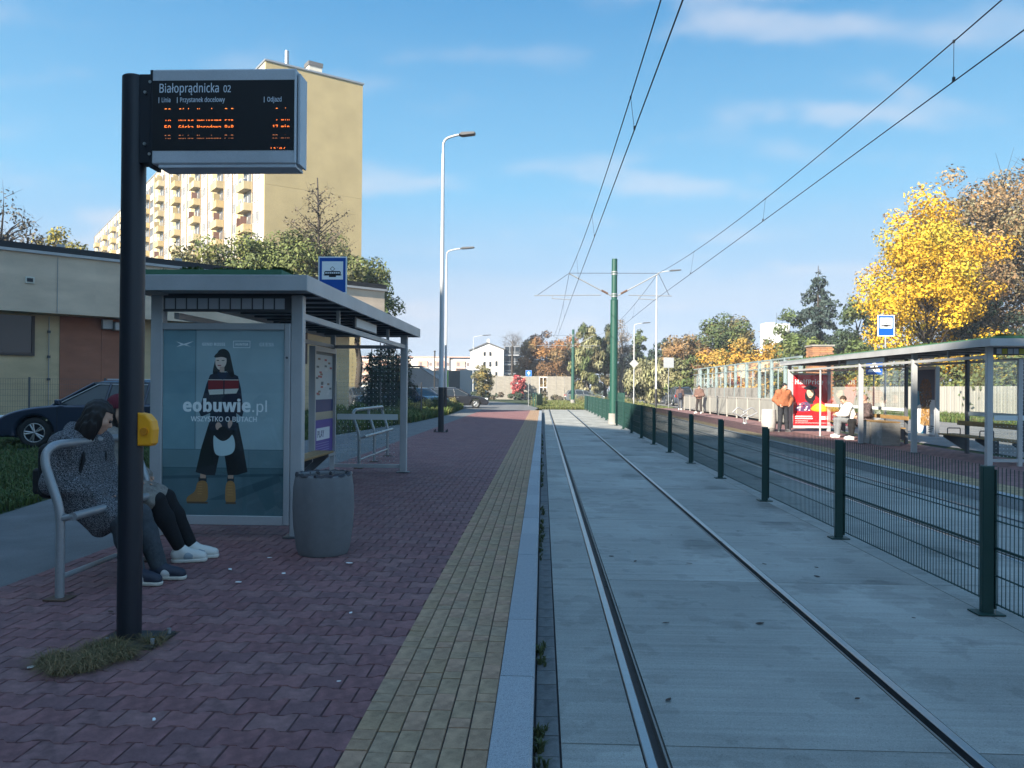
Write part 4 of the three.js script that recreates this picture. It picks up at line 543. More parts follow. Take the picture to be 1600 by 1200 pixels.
  for (const s of ['L', 'R']) { const a = J['an' + s], q = J['toe' + s], lo = Math.min(a[1], q[1]) - 0.055, base = q[1] - 0.03; const B = [[add3(a, [0, -0.03, -0.03]), add3(a, [0, 0.01, 0]), 0.045, 0.046], [add3(a, [0, -0.035, -0.025]), q, 0.047, 0.04], [add3(a, [0, -0.01, 0.02]), mix3(a, q, 0.7), 0.042, 0.036]]; const sh = part(t, 'shoe', meshOf(B, 0.03, h * 0.6, (x, y, z, d) => Math.max(d, base - y)), o.shoe); part(sh, 'sole', meshOf(B.slice(1, 2).map(([p, r, u, v]) => [[p[0], base + 0.008, p[2]], [r[0], base + 0.008, r[2]], u + 0.004, v + 0.005]), 0.02, h * 0.6, (x, y, z, d) => Math.max(d, y - base - 0.014, base - 0.014 - y)), o.sole || M.white); if (o.stripe) part(sh, 'shoe_panel', meshOf([[mix3(a, q, 0.3), mix3(a, q, 0.55), 0.052, 0.0475]].map(([p, r, u, v]) => [add3(p, [0, -0.02, 0]), add3(r, [0, -0.012, 0]), u, v]), 0.02, h * 0.6, (x, y, z, d) => Math.max(d, base + 0.01 - y)), o.stripe); if (o.sock) part(t, 'sock', [bar(add3(a, [0, -0.01, 0]), mix3(a, J['kn' + s], 0.18), 0.04, 14)], o.sock); }
  // hair, hats
  const hairF = (x, y, z) => { const w = 0.006 * Math.sin(x * 160 + y * 60) + 0.004 * Math.sin(z * 140 + y * 40); let d = ell(x, y, z, [0, 0.035, -0.02], [0.089, 0.106, 0.104]) + w * 0.5; d = Math.max(d, Math.min(z - 0.02, (o.fringe ?? 0.065) - y)); if (o.hair === 'long') d = smin(d, Math.max(ell(x, y, z, [0, -0.07, -0.03], [0.105, 0.17, 0.085]) + w, z - 0.045), 0.03); return d; };
  if (o.hair) part(t, 'hair', H(netMesh(hairF, [-0.13, -0.28, -0.15], [0.13, 0.16, 0.13], hh)), o.hairM || hairDark);
  if (o.beanie) { part(t, 'knitted_hat', H(netMesh((x, y, z) => Math.max(ell(x, y, z, [0, 0.05, -0.018], [0.096, 0.108, 0.112]) + 0.003 * Math.sin(Math.atan2(x, z + 0.018) * 34), 0.035 - y + z * 0.25), [-0.13, -0.02, -0.16], [0.13, 0.19, 0.13], hh)), o.beanie); }
  if (o.cap) part(t, 'cap', H(netMesh((x, y, z) => Math.min(Math.max(ell(x, y, z, [0, 0.045, -0.015], [0.09, 0.1, 0.106]), 0.05 - y), Math.max(ell(x, y, z, [0, 0.052, 0.1], [0.07, 0.016, 0.075]))), [-0.13, 0, -0.16], [0.13, 0.18, 0.2], hh)), o.cap);
  if (o.hood) part(t, 'hood', meshOf([[add3(J.neck, [0.07, 0.02, -0.06]), add3(J.neck, [-0.07, 0.02, -0.06]), 0.06, 0.06], [add3(J.neck, [0, 0.05, -0.08]), add3(J.neck, [0, -0.03, -0.1]), 0.06, 0.05], [add3(J.neck, [0.08, 0.01, 0]), add3(J.neck, [0.05, -0.04, 0.09]), 0.035, 0.025], [add3(J.neck, [-0.08, 0.01, 0]), add3(J.neck, [-0.05, -0.04, 0.09]), 0.035, 0.025]], 0.05, h, (x, y, z, d) => d + wr(x, y, z)), o.coat);
  return t;
}
function backpack(label, pos, turn, m, sh) {
  const t = thing('backpack', label, 'backpack', pos, turn);
  part(t, 'bag', [new RoundedBoxGeometry(0.29, 0.42, 0.15, 4, 0.06).translate(0, 0, -0.06), new RoundedBoxGeometry(0.22, 0.2, 0.07, 4, 0.03).translate(0, -0.08, -0.155)], m);
  for (const s of [-1, 1]) part(t, 'strap', [bend([[s * 0.1, 0.12, -0.02], [s * 0.12, sh[0], sh[1] - 0.07], [s * 0.13, sh[0] + 0.03, sh[1] + 0.05], [s * 0.13, sh[0] - 0.12, sh[1] + 0.16], [s * 0.15, -0.1, sh[1] + 0.1]], 0.013, 0.06, 8)], m);
}
const stand = (o = {}) => ({ hip: [0, 0.93, 0], chest: [0, 1.22, 0], neck: [0, 1.45, -0.01], head: [0, 1.61, 0.02], shL: [0.17, 1.40, 0], shR: [-0.17, 1.40, 0], elL: [0.25, 1.13, -0.04], elR: [-0.25, 1.13, -0.04], wrL: [0.23, 0.9, 0.08], wrR: [-0.23, 0.9, 0.08], knL: [0.11, 0.5, 0.02], knR: [-0.11, 0.5, 0.02], anL: [0.12, 0.085, -0.02], anR: [-0.12, 0.085, -0.02], toeL: [0.15, 0.04, 0.13], toeR: [-0.15, 0.04, 0.13], ...o });
const denimDark = mat([0.028, 0.032, 0.042], 0.85, { map: rep(tPaver, 5) }), whiteShoe = mat([0.68, 0.68, 0.66], 0.6), blackCloth = mat([0.012, 0.012, 0.015], 0.9, { map: rep(tPaver, 5) });
person({ label: 'person in speckled grey fleece coat leaning on the tube rail behind the black post', pos: [-3.40, 0, -5.93], turn: Math.PI / 2 - 0.06, cell: 0.011, handL: [-0.7, -0.6, 0.2], handR: [0.7, -0.6, 0.2], 
  j: { hip: [0, 0.65, -0.09], chest: [0, 0.89, -0.18], neck: [0, 1.1, -0.14], head: [0, 1.245, -0.01], pitch: 0.45, yaw: 0.6, shL: [0.17, 1.04, -0.14], shR: [-0.17, 1.04, -0.15], elL: [0.25, 0.78, -0.1], elR: [-0.26, 0.77, -0.19], wrL: [0.15, 0.7, 0.06], wrR: [-0.17, 0.69, 0.03], knL: [0.1, 0.49, 0.27], knR: [-0.11, 0.47, 0.25], anL: [0.09, 0.09, 0.44], anR: [-0.08, 0.09, 0.36], toeL: [0.1, 0.045, 0.61], toeR: [-0.1, 0.045, 0.53] },
  coat: mat([0.34, 0.35, 0.38], 1, { map: rep(tFleece, 6.5), bumpMap: rep(tFleece, 6.5), bumpScale: 0.004 }), thick: 0.045, hem: 0.8, drop: 0.1, hood: true, coatName: 'fleece_coat', trousers: mat([0.075, 0.09, 0.105], 0.9, { map: rep(tPaver, 4) }), loose: 0.022, shoe: mat([0.02, 0.026, 0.045], 0.6), stripe: mat([0.6, 0.6, 0.58], 0.6), sole: mat([0.6, 0.57, 0.5], 0.7), hair: 'long' });
backpack('black backpack worn by the person in the speckled fleece coat', [-3.68, 0.84, -5.93], Math.PI / 2 - 0.06, mat([0.012, 0.012, 0.014], 0.8, { map: rep(tGrain, 6) }), [0.25, 0.1]);
person({ label: 'person in dark red knitted hat and beige coat perched beside the fleece wearer', pos: [-3.48, 0, -6.5], turn: Math.PI / 2 + 0.16, cell: 0.011,
  j: { hip: [0, 0.65, -0.1], chest: [0, 0.9, -0.15], neck: [0, 1.11, -0.14], head: [0, 1.265, -0.07], pitch: 0.15, yaw: -0.5, shL: [0.17, 1.05, -0.14], shR: [-0.17, 1.05, -0.13], elL: [0.25, 0.8, -0.06], elR: [-0.25, 0.79, -0.08], wrL: [0.16, 0.72, 0.1], wrR: [-0.16, 0.71, 0.08], knL: [0.12, 0.53, 0.27], knR: [-0.07, 0.53, 0.25], anL: [0.14, 0.1, 0.49], anR: [0.0, 0.1, 0.43], toeL: [0.17, 0.045, 0.66], toeR: [0.02, 0.045, 0.6] },
  handL: [-0.6, -0.6, 0.3], handR: [0.6, -0.6, 0.3], coat: mat([0.36, 0.33, 0.29], 0.9, { map: rep(tPaver, 4) }), thick: 0.035, hem: 0.82, coatName: 'coat', trousers: blackCloth, slim: true, shoe: mat([0.62, 0.62, 0.58], 0.6), stripe: mat([0.3, 0.36, 0.4], 0.6), sole: mat([0.66, 0.64, 0.58], 0.7), sock: M.white, hair: 'long', beanie: mat([0.20, 0.025, 0.045], 0.95, { map: rep(tWood, 10) }) });
person({ label: 'person in orange jacket and dark jeans standing against the end of the opposite shelter', pos: [8.66, 0, -28.72], turn: 0.15, cell: 0.016, j: stand({ head: [0.03, 1.605, 0.05], pitch: 0.2, yaw: 0.5, elL: [0.31, 1.16, -0.04], elR: [-0.3, 1.15, -0.05], wrL: [0.2, 0.99, 0.12], wrR: [-0.2, 0.98, 0.1], anR: [-0.16, 0.085, 0.05], toeR: [-0.24, 0.04, 0.18], anL: [0.14, 0.085, 0.02], toeL: [0.19, 0.04, 0.17] }), coat: mat([0.48, 0.17, 0.075], 0.85, { map: rep(tPaver, 3) }), thick: 0.05, hemY: 0.92, collar: true, trousers: denimDark, loose: 0.022, shoe: mat([0.06, 0.06, 0.065], 0.6), sole: mat([0.2, 0.2, 0.2], 0.7), hair: 'short' });
const sit = (o) => ({ hip: [0, 0.56, -0.08], chest: [0, 0.86, 0.02], neck: [0, 1.06, 0.1], head: [0, 1.19, 0.2], pitch: 0.6, shL: [0.17, 1.0, 0.08], shR: [-0.17, 1.0, 0.08], elL: [0.23, 0.75, 0.18], elR: [-0.23, 0.75, 0.18], wrL: [0.08, 0.72, 0.4], wrR: [-0.08, 0.72, 0.4], knL: [0.12, 0.56, 0.38], knR: [-0.1, 0.56, 0.38], anL: [0.13, 0.09, 0.42], anR: [-0.1, 0.09, 0.36], toeL: [0.15, 0.045, 0.58], toeR: [-0.12, 0.045, 0.52], ...o });
person({ label: 'seated person in white top and grey trousers bent forward in the opposite shelter', pos: [9.82, 0, -25.6], turn: -Math.PI / 2, cell: 0.016, j: sit({}), coat: mat([0.74, 0.73, 0.70], 0.9), thick: 0.035, trousers: mat([0.27, 0.29, 0.31], 0.9, { map: rep(tPaver, 4) }), loose: 0.03, shoe: whiteShoe, hair: 'short', hairM: hairBrown });
person({ label: 'seated person in dark patterned clothes right of the one in white', pos: [9.82, 0, -24.45], turn: -Math.PI / 2, cell: 0.016, j: sit({ chest: [0, 0.87, -0.06], neck: [0, 1.08, -0.03], head: [0, 1.23, 0.04], pitch: 0.25, shL: [0.17, 1.02, -0.04], shR: [-0.17, 1.02, -0.04], elL: [0.24, 0.78, 0.0], elR: [-0.24, 0.78, 0.0], wrL: [0.1, 0.7, 0.2], wrR: [-0.1, 0.7, 0.2] }), coat: mat([0.17, 0.12, 0.12], 0.9, { map: rep(tFleece, 2) }), thick: 0.04, hem: 0.7, trousers: blackCloth, shoe: whiteShoe, hair: 'short', hairM: mat([0.3, 0.16, 0.12], 0.7) });
person({ label: 'person in brown jacket and dark trousers standing by the pale railing', pos: [9.75, 0, -49.5], turn: -0.7, cell: 0.02, j: stand({ pitch: 0.4, elL: [0.3, 1.14, 0], elR: [-0.28, 1.14, 0], wrL: [0.08, 1.08, 0.24], wrR: [-0.1, 1.08, 0.24], anL: [0.2, 0.085, 0.06], anR: [-0.2, 0.085, -0.05], toeL: [0.24, 0.04, 0.2], toeR: [-0.26, 0.04, 0.08], knL: [0.15, 0.5, 0.06], knR: [-0.15, 0.5, 0.0] }), coat: mat([0.13, 0.075, 0.06], 0.9), thick: 0.05, hemY: 0.9, collar: true, trousers: mat([0.035, 0.03, 0.03], 0.9), shoe: whiteShoe, hair: 'short', hairM: hairBrown });
person({ label: 'farthest standing person in dark clothes with white shoes at the platform end', pos: [9.95, 0, -57.5], turn: 2.6, cell: 0.02, j: stand({ anL: [0.1, 0.085, 0.08], toeL: [0.12, 0.04, 0.23] }), coat: mat([0.09, 0.055, 0.05], 0.9), thick: 0.04, hemY: 0.9, trousers: mat([0.06, 0.07, 0.09], 0.9), shoe: whiteShoe, hair: 'long', hairM: hairBrown });
backpack('dark blue bag carried by the farthest standing person', [9.97, 1.02, -57.36], 2.6, mat([0.015, 0.02, 0.04], 0.8), [0.36, 0.02]);

// ================================================================ CARS
function carBody(t, paint, o = {}) {
  const L = o.L || 2.28, W = 1.82, hood = o.hood || 0.9, belt = o.belt || 1.02, roofY = o.roof || 1.64, wb = 1.33, wr = o.wr || 0.36;
  const s = new THREE.Shape(); s.moveTo(-L, 0.42); s.quadraticCurveTo(-L - 0.03, 0.75, -L + 0.05, belt - 0.02); s.lineTo(-L + 0.25, belt + 0.05); s.lineTo(0.95, belt); s.quadraticCurveTo(1.75, hood + 0.06, L - 0.25, hood - 0.14); s.quadraticCurveTo(L + 0.02, 0.62, L, 0.4); s.lineTo(L - 0.1, 0.26); s.lineTo(wb + wr + 0.06, 0.26); s.absarc(wb, wr, wr + 0.06, -0.28, Math.PI + 0.28, false); s.lineTo(-wb + wr + 0.06, 0.26); s.absarc(-wb, wr, wr + 0.06, -0.28, Math.PI + 0.28, false); s.lineTo(-L + 0.1, 0.26); s.closePath();
  const g = new THREE.ExtrudeGeometry(s, { depth: W - 0.16, bevelEnabled: true, bevelSize: 0.06, bevelThickness: 0.08, bevelSegments: 4, bevelOffset: -0.06, curveSegments: 14 }); g.translate(0, 0, -(W - 0.16) / 2);
  part(t, 'body', g, paint); part(t, 'underbody', [bx(L * 1.8, 0.3, W - 0.3, 0, 0.42, 0)], M.rubber);
  const b0 = -L + 0.1, b1 = 1.0, r0 = -L + 0.5, r1 = -0.05, hw = 0.82, tw = 0.62, P = []; for (const [x, y, w] of [[b0, belt, hw - 0.02], [b1, belt - 0.03, hw - 0.06], [r0, roofY - 0.05, tw], [r1 + 0.1, roofY - 0.05, tw - 0.02], [-0.8, belt, hw], [-0.9, roofY - 0.045, tw + 0.02]]) for (const q of [-1, 1]) P.push(V(x, y, q * w));
  part(t, 'windows', new ConvexGeometry(P), M.darkGlass);
  const RP = []; for (const [x, y, w] of [[r0 - 0.08, roofY - 0.07, tw + 0.015], [r1 + 0.14, roofY - 0.075, tw], [-0.9, roofY - 0.06, tw + 0.035], [r0 + 0.1, roofY - 0.01, tw - 0.12], [r1 - 0.1, roofY - 0.01, tw - 0.12], [-0.9, roofY + 0.015, tw - 0.14]]) for (const q of [-1, 1]) RP.push(V(x, y, q * w));
  part(t, 'roof', new ConvexGeometry(RP), paint);
  for (const q of [-1, 1]) { for (const [a, b, c, d, r] of [[b1, r1 + 0.12, belt - 0.02, roofY - 0.07, 0.032], [0.15 - 0.35, -0.32, belt, roofY - 0.06, 0.03], [-1.1, -1.2, belt, roofY - 0.06, 0.03], [b0 + 0.02, r0 - 0.06, belt, roofY - 0.08, 0.06]]) part(t, 'pillar', [bar([a, c, q * (hw - (a > 0.8 ? 0.05 : 0))], [b, d, q * (tw + 0.01)], r, 6)], paint); part(t, 'window_trim', [bar([b0 + 0.1, belt + 0.012, q * (hw + 0.003)], [b1 - 0.1, belt - 0.008, q * (hw - 0.02)], 0.012, 6), bar([b1 - 0.12, belt + 0.01, q * (hw - 0.03)], [r1 + 0.02, roofY - 0.1, q * (tw + 0.03)], 0.011, 6), bar([r1 + 0.02, roofY - 0.1, q * (tw + 0.03)], [r0, roofY - 0.11, q * (tw + 0.035)], 0.011, 6)], M.steel);
    part(t, 'roof_rail', [bar([r0 + 0.1, roofY + 0.02, q * (tw - 0.06)], [r1 - 0.15, roofY + 0.02, q * (tw - 0.06)], 0.016, 6)], M.steel); part(t, 'mirror', [new RoundedBoxGeometry(0.12, 0.14, 0.2, 2, 0.04).translate(0.78, belt + 0.08, q * 0.98)], paint);
    part(t, 'headlight', [new RoundedBoxGeometry(0.42, 0.1, 0.12, 2, 0.03).translate(L - 0.27, hood - 0.17, q * 0.78)], mat([0.75, 0.78, 0.8], 0.12)); part(t, 'tail_light', [new RoundedBoxGeometry(0.08, 0.22, 0.16, 2, 0.03).translate(-L + 0.02, belt - 0.12, q * 0.78)], mat([0.35, 0.01, 0.012], 0.2)); part(t, 'sill_cladding', [bx(1.9, 0.1, 0.03, 0, 0.32, q * (W / 2 - 0.015), 0.01)], M.rubber);
    for (const x of [0.35, -0.7]) part(t, 'door_handle', [bx(0.18, 0.025, 0.03, x - 0.35, belt - 0.14, q * (W / 2), 0.01)], M.steel); for (const x of [0.82, -0.22, -1.2]) part(t, 'door_gap', [bx(0.012, 0.56, 0.006, x, 0.7, q * (W / 2 + 0.001))], M.rubber);
    for (const x of [-wb, wb]) { const w = part(t, 'wheel', [rot(new THREE.TorusGeometry(wr - 0.075, 0.085, 10, 32), 0, 0, 0).translate(x, wr, q * (W / 2 - 0.11))], M.rubber), rim = [rot(cyl(wr - 0.14, wr - 0.14, 0.06, 0, -0.03, 0, 28), Math.PI / 2).translate(x, wr, q * (W / 2 - 0.13))], sp = []; for (let k = 0; k < 5; k++) { const a = k * 1.2566; for (const e of [-0.16, 0.16]) sp.push(bar([x, wr, q * (W / 2 - 0.06)], [x + Math.cos(a + e) * (wr - 0.13), wr + Math.sin(a + e) * (wr - 0.13), q * (W / 2 - 0.06)], 0.022, 5)); } sp.push(rot(new THREE.TorusGeometry(wr - 0.135, 0.014, 6, 28)).translate(x, wr, q * (W / 2 - 0.055))); part(w, 'rim', sp, M.steel); part(w, 'brake_disc', rim, M.black); } }
  part(t, 'number_plate', [bx(0.02, 0.11, 0.5, -L - 0.012, 0.72, 0)], M.white); part(t, 'grille', [bx(0.05, 0.16, 1.0, L - 0.02, 0.6, 0, 0.02)], M.black);
}
const paint = (c, o = {}) => new THREE.MeshPhysicalMaterial({ color: C(...c), roughness: 0.45, metalness: 0.25, clearcoat: 1, clearcoatRoughness: 0.06, ...o });
{ const t = thing('parked_car', 'dark blue sport utility car with chrome window line parked on the left lawn edge', 'car', [-11.1, -0.03, -19.6], Math.PI + 0.24); carBody(t, paint([0.012, 0.022, 0.05])); }
{ const pal = [['dark grey-blue saloon roof seen through dotted glass, leftmost of the far parked row', [0.05, 0.06, 0.075], -13.6, -58], ['silver-grey hatchback in the far parked row behind the dotted glass', [0.24, 0.26, 0.28], -11.9, -57.2], ['blue-grey car just left of the near street lamp in the far car park', [0.10, 0.14, 0.19], -10.4, -57], ['dark navy car directly behind the near street lamp', [0.03, 0.045, 0.08], -8.6, -56], ['black estate car with long roof at the right end of the far parked row', [0.012, 0.014, 0.02], -6.3, -58.5]];
  pal.forEach(([l, c, x, z], i) => { const t = thing('parked_car', l, 'car', [x, -0.025, z], i === 4 ? 0.08 : -1.0 + i * 0.05, 'cars in the far car park'); carBody(t, paint(c), { roof: i === 4 ? 1.5 : 1.48, belt: 0.94, hood: 0.86, wr: 0.32 }); }); 
  const back = [[-17, -70, [0.04, 0.05, 0.06]], [-14.2, -71, [0.02, 0.02, 0.025]], [-11.5, -72, [0.12, 0.13, 0.15]], [-9.2, -73, [0.025, 0.03, 0.05]]]; back.forEach(([x, z, c], i) => { const t = thing('parked_car', ['dark roof of a car behind the parked row, farthest left', 'black roof of a car in the second parked row by the thin post', 'grey roof of a car in the second row behind the lamp post', 'dark car in the second row nearest the white house'][i], 'car', [x, -0.025, z], -0.9, 'cars in the far car park'); carBody(t, paint(c), { roof: 1.48, belt: 0.94, hood: 0.86, wr: 0.32 }); }); }
{ const t = thing('moving_car', 'dark estate car seen from behind on the road at right', 'car', [12.5, -0.02, -73], Math.PI / 2 + 0.06); carBody(t, paint([0.04, 0.05, 0.075]), { roof: 1.72 }); part(t, 'tailgate_window', [bx(0.03, 0.4, 1.2, -2.06, 1.28, 0, 0.01)], M.darkGlass); }
{ const t = thing('moving_car', 'small grey car passing in front of the far noise wall', 'car', [4.9, -0.15, -92], 0.1); carBody(t, paint([0.13, 0.15, 0.17]), { roof: 1.48, belt: 0.94, hood: 0.86, wr: 0.32 }); }

// ================================================================ BUILDINGS
{ // beige service building along the left: local x along the wall, +z towards us
  const t = thing('low_building', 'low beige building with overhanging upper wall and brown panel on the left', 'building', [-20.44, 0, -28.8], 46.2 * Math.PI / 180), beige = mat([0.82, 0.66, 0.50], 0.9, { map: rep(tRender, 0.3) }), yel = mat([0.74, 0.57, 0.35], 0.9, { map: rep(tRender, 0.3) });
  part(t, 'upper_wall', [span(-16, -0.9, 4.28, 6.55, -12, 0), span(-0.885, 5.6, 4.28, 6.55, -12, 0), span(5.615, 11.9, 4.28, 6.55, -12, 0), span(11.915, 17.4, 4.28, 6.55, -12, 0)], beige);
  const rf = part(t, 'roof', [span(-16.2, 17.5, 6.66, 6.9, -12.2, 0.06)], M.blackPaint); part(rf, 'flashing', [span(-16.2, 17.52, 6.551, 6.658, -12.2, 0.1)], M.alu); for (const x of [2.1, 6.7, 11.2]) part(rf, 'clip', [bx(0.25, 0.14, 0.2, x, 6.97, -0.2)], M.galv);
  part(t, 'lower_wall', [span(-16, 2.3, -0.3, 4.275, -12, -1.0), span(5.1, 15.9, -0.3, 4.275, -12, -1.0)], yel); part(t, 'brown_panel', [span(2.302, 3.85, -0.3, 4.275, -12, -0.96), span(3.862, 5.098, -0.3, 4.275, -12, -0.96)], mat([0.44, 0.185, 0.115], 0.9, { map: rep(tRender, 0.5) }));
  for (const [x0, x1] of [[-2.2, 1.4], [5.95, 8.2], [11.5, 13.4]]) { const w = part(t, 'window', [span(x0, x1, 2.62, 2.72, -1.0, -0.9), span(x0, x0 + 0.1, 2.72, 4.2, -1, -0.9), span(x1 - 0.1, x1, 2.72, 4.2, -1, -0.9), span((x0 + x1) / 2 - 0.04, (x0 + x1) / 2 + 0.04, 2.72, 4.2, -1, -0.93)], mat([0.09, 0.06, 0.05], 0.6)); part(w, 'pane', [span(x0 + 0.1, x1 - 0.1, 2.72, 4.2, -0.99, -0.96)], M.darkGlass); }
  part(t, 'wall_lamp', [new RoundedBoxGeometry(0.42, 0.36, 0.4, 2, 0.05).translate(4.45, 3.95, -0.72), bx(0.4, 0.4, 0.24, 4.02, 4.02, -0.82, 0.03)], M.alu); part(t, 'vent', [bx(0.32, 0.26, 0.06, 1.0, 5.5, 0.02, 0.01)], mat([0.6, 0.58, 0.5], 0.7)); part(t, 'vent_grille', [bx(0.2, 0.14, 0.02, 1.0, 5.5, 0.055)], M.blackPaint);
  part(t, 'lightning_rod', [bar([1.9, 0.3, -0.93], [1.9, 4.2, -0.93], 0.018, 6), bar([1.95, 4.3, 0.03], [1.95, 6.5, 0.03], 0.014, 6)], M.galv); for (const y of [1.7, 2.6, 3.6]) part(t, 'rod_clamp', [bx(0.1, 0.1, 0.1, 1.9, y, -0.92)], M.aluDark);
}
{ // wire fence in front of it
  const t = thing('wire_fence', 'thin grey wire mesh fence between the blue car and the beige building', 'fence', [-18.3, 0, -27.4], 46.2 * Math.PI / 180); for (let k = -5; k < 8; k++) { part(t, 'post', [bx(0.06, 1.78, 0.05, k * 2.5, 0.86, 0)], M.aluDark); const g = []; for (let i = 1; i < 34; i++) g.push(bar([k * 2.5 + i * 2.5 / 34, 0.05, 0.03], [k * 2.5 + i * 2.5 / 34, 1.7, 0.03], 0.0035, 3)); for (let y = 0.1; y < 1.75; y += 0.2) g.push(bar([k * 2.5, y, 0.03], [k * 2.5 + 2.5, y, 0.03], 0.004, 3)); if (k < 7) part(t, 'wire_panel', g, M.aluDark); }
}
{ // tall block of flats
  const t = thing('tall_block', 'tall block of flats with yellow blank gable and balconied white facade', 'building', [-35.1 * 0.846, -0.2, -97.5 * 0.846], 127.6 * Math.PI / 180), H = 42.9, Wd = 13.2, L = 147, wallW = mat([0.66, 0.62, 0.53], 0.9, { map: rep(tFacade, 0.15) }), yel = mat([0.49, 0.39, 0.2], 0.9, { map: rep(tFacade, 0.15) }), balM = mat([0.58, 0.43, 0.19], 0.85), fh = 2.8, balVar = [[0.60, 0.47, 0.25], [0.54, 0.41, 0.2], [0.62, 0.52, 0.32], [0.5, 0.41, 0.24]].map((c) => mat(c, 0.85, { map: rep(tFacade, 0.5) })), clut = [[0.3, 0.08, 0.06], [0.08, 0.12, 0.2], [0.3, 0.28, 0.25]].map((c) => mat(c, 0.8));
  part(t, 'facade', [span(0.3, L, 0, H, 0, Wd)], wallW); part(t, 'gable', [span(0, 0.298, 0, 27.4, 0, Wd), span(0, 0.298, 27.42, H, 0, Wd)], yel); t.scale.setScalar(0.846); const bands = [], M0 = 13.2; const winN = [], winF = [];
  part(t, 'roof_edge', [span(-0.12, L, H, H + 0.22, -0.15, Wd + 0.15)], M.galv); part(t, 'stack', [bx(1.2, 1.0, 0.9, 3.2, H + 0.7, 3.8)], mat([0.2, 0.19, 0.18], 0.8)); part(t, 'flue', [cyl(0.3, 0.26, 2.2, 3.2, H + 1.1, 3.8, 12)], M.galv); const ch = part(t, 'chimney', [bx(1.5, 1.7, 1.8, 3, H + 1.0, 7.4)], wallW); part(ch, 'chimney_cap', [bx(1.7, 0.55, 2.0, 3, H + 2.1, 7.4)], mat([0.1, 0.1, 0.1], 0.8)); part(t, 'aerial', [bar([12, H, 4], [12, H + 4, 4], 0.05, 5), bar([11.6, H + 3, 4], [12.4, H + 3, 4], 0.03, 5)], M.wire);
  let nw = 0, nb = 0; const frame = mat([0.72, 0.70, 0.66], 0.6), glassW = mat([0.16, 0.15, 0.14], 0.12), curtain = mat([0.42, 0.39, 0.34], 0.3); const farB = [], farW = [];
  for (let m = 0; m < 11; m++) { const x0 = 1.2 + m * M0; bands.push(span(x0 + 7.7, x0 + 10.1, 0, H - 0.6, -0.06, -0.003));
    for (let f = 1; f < 15; f++) { const y = 0.6 + f * fh, near = m < 5 && f > 6; if (y > H - 2) continue;
      for (const wx of [0.7, 2.4, 8.2, 10.9]) { const a = x0 + wx, w = wx === 2.4 ? 0.9 : 1.3; if (near && nw < 300) { nw++; const fr = part(t, 'window', [span(a, a + w, y, y + 1.5, -0.09, -0.08 + 0.02)], frame); part(fr, 'pane', [span(a + 0.1, a + w - 0.1, y + 0.1, y + 1.4, -0.105, -0.092)], hash(m, f, (wx * 10) | 0) > 0.6 ? curtain : glassW); part(fr, 'frame_bar', [span(a + w / 2 - 0.04, a + w / 2 + 0.04, y, y + 1.5, -0.12, -0.106)], frame); } else farW.push(span(a, a + w, y, y + 1.5, -0.09, -0.062)); }
      for (const bxx of [4.0, 5.7]) { const a = x0 + bxx, g = [span(a, a + 1.6, y - 0.85, y - 0.72, -1.05, 0), span(a, a + 1.6, y - 0.72, y + 0.15, -1.05, -0.98), span(a, a + 0.07, y - 0.72, y + 0.15, -0.98, 0), span(a + 1.53, a + 1.6, y - 0.72, y + 0.15, -0.98, 0)]; if (near && nb < 120) { nb++; const b = part(t, 'balcony', g, balVar[Math.floor(hash(m * 3 + f, bxx | 0, 9) * 4)]); if (hash(m, f, (bxx | 0) + 20) > 0.55) part(b, 'balcony_clutter', [span(a + 0.3, a + 0.8, y - 0.69, y + 0.5 * hash(m, f, 31), -0.95, -0.5)], clut[(m + f) % 3]); part(b, 'balcony_door', [span(a + 0.3, a + 1.3, y - 0.69, y + 1.45, -0.09, -0.062)], glassW); if (hash(m, f, bxx | 0) > 0.6) part(b, 'balcony_screen', [span(a + 1.54, a + 1.6, y + 0.16, y + 1.4, -1.0, -0.2)], hash(m, f, 3) > 0.5 ? yel : mat([0.2, 0.1, 0.07], 0.8)); } else { farB.push(...g); farW.push(span(a + 0.3, a + 1.3, y - 0.69, y + 1.45, -0.09, -0.062)); } } } 
    part(t, 'drain_pipe', [cyl(0.07, 0.07, H, x0 + 12.6, 0, -0.1, 8), cyl(0.07, 0.07, H, x0 + 3.6, 0, -0.1, 8)], mat([0.3, 0.2, 0.1], 0.7)); }
  part(t, 'yellow_band', bands, yel); part(t, 'far_windows', farW, glassW, { stuff: true }); part(t, 'far_balconies', farB, balM, { stuff: true });
}
{ // the sibling block behind and to the left that shades the stop
  const t = thing('shading_block', 'long block of flats standing behind the viewer, to the left, outside the picture', 'building', [-36.6 - 0.61 * 95, -0.2, 15.2 - 0.79 * 95], -0.914), g = []; part(t, 'facade', [span(0, 190, 0, 33.2, -0.2, 12)], mat([0.4, 0.38, 0.33], 0.9)); for (let f = 0; f < 11; f++) g.push(span(0.5, 189, 1.2 + f * 3, 2.6 + f * 3, 12.001, 12.02), span(0.5, 189, 1.2 + f * 3, 2.6 + f * 3, -0.23, -0.201)); part(t, 'window_band', g, M.darkGlass); part(t, 'roof_edge', [span(-0.1, 190.1, 33.2, 33.5, -0.3, 12.1)], M.galv);
}
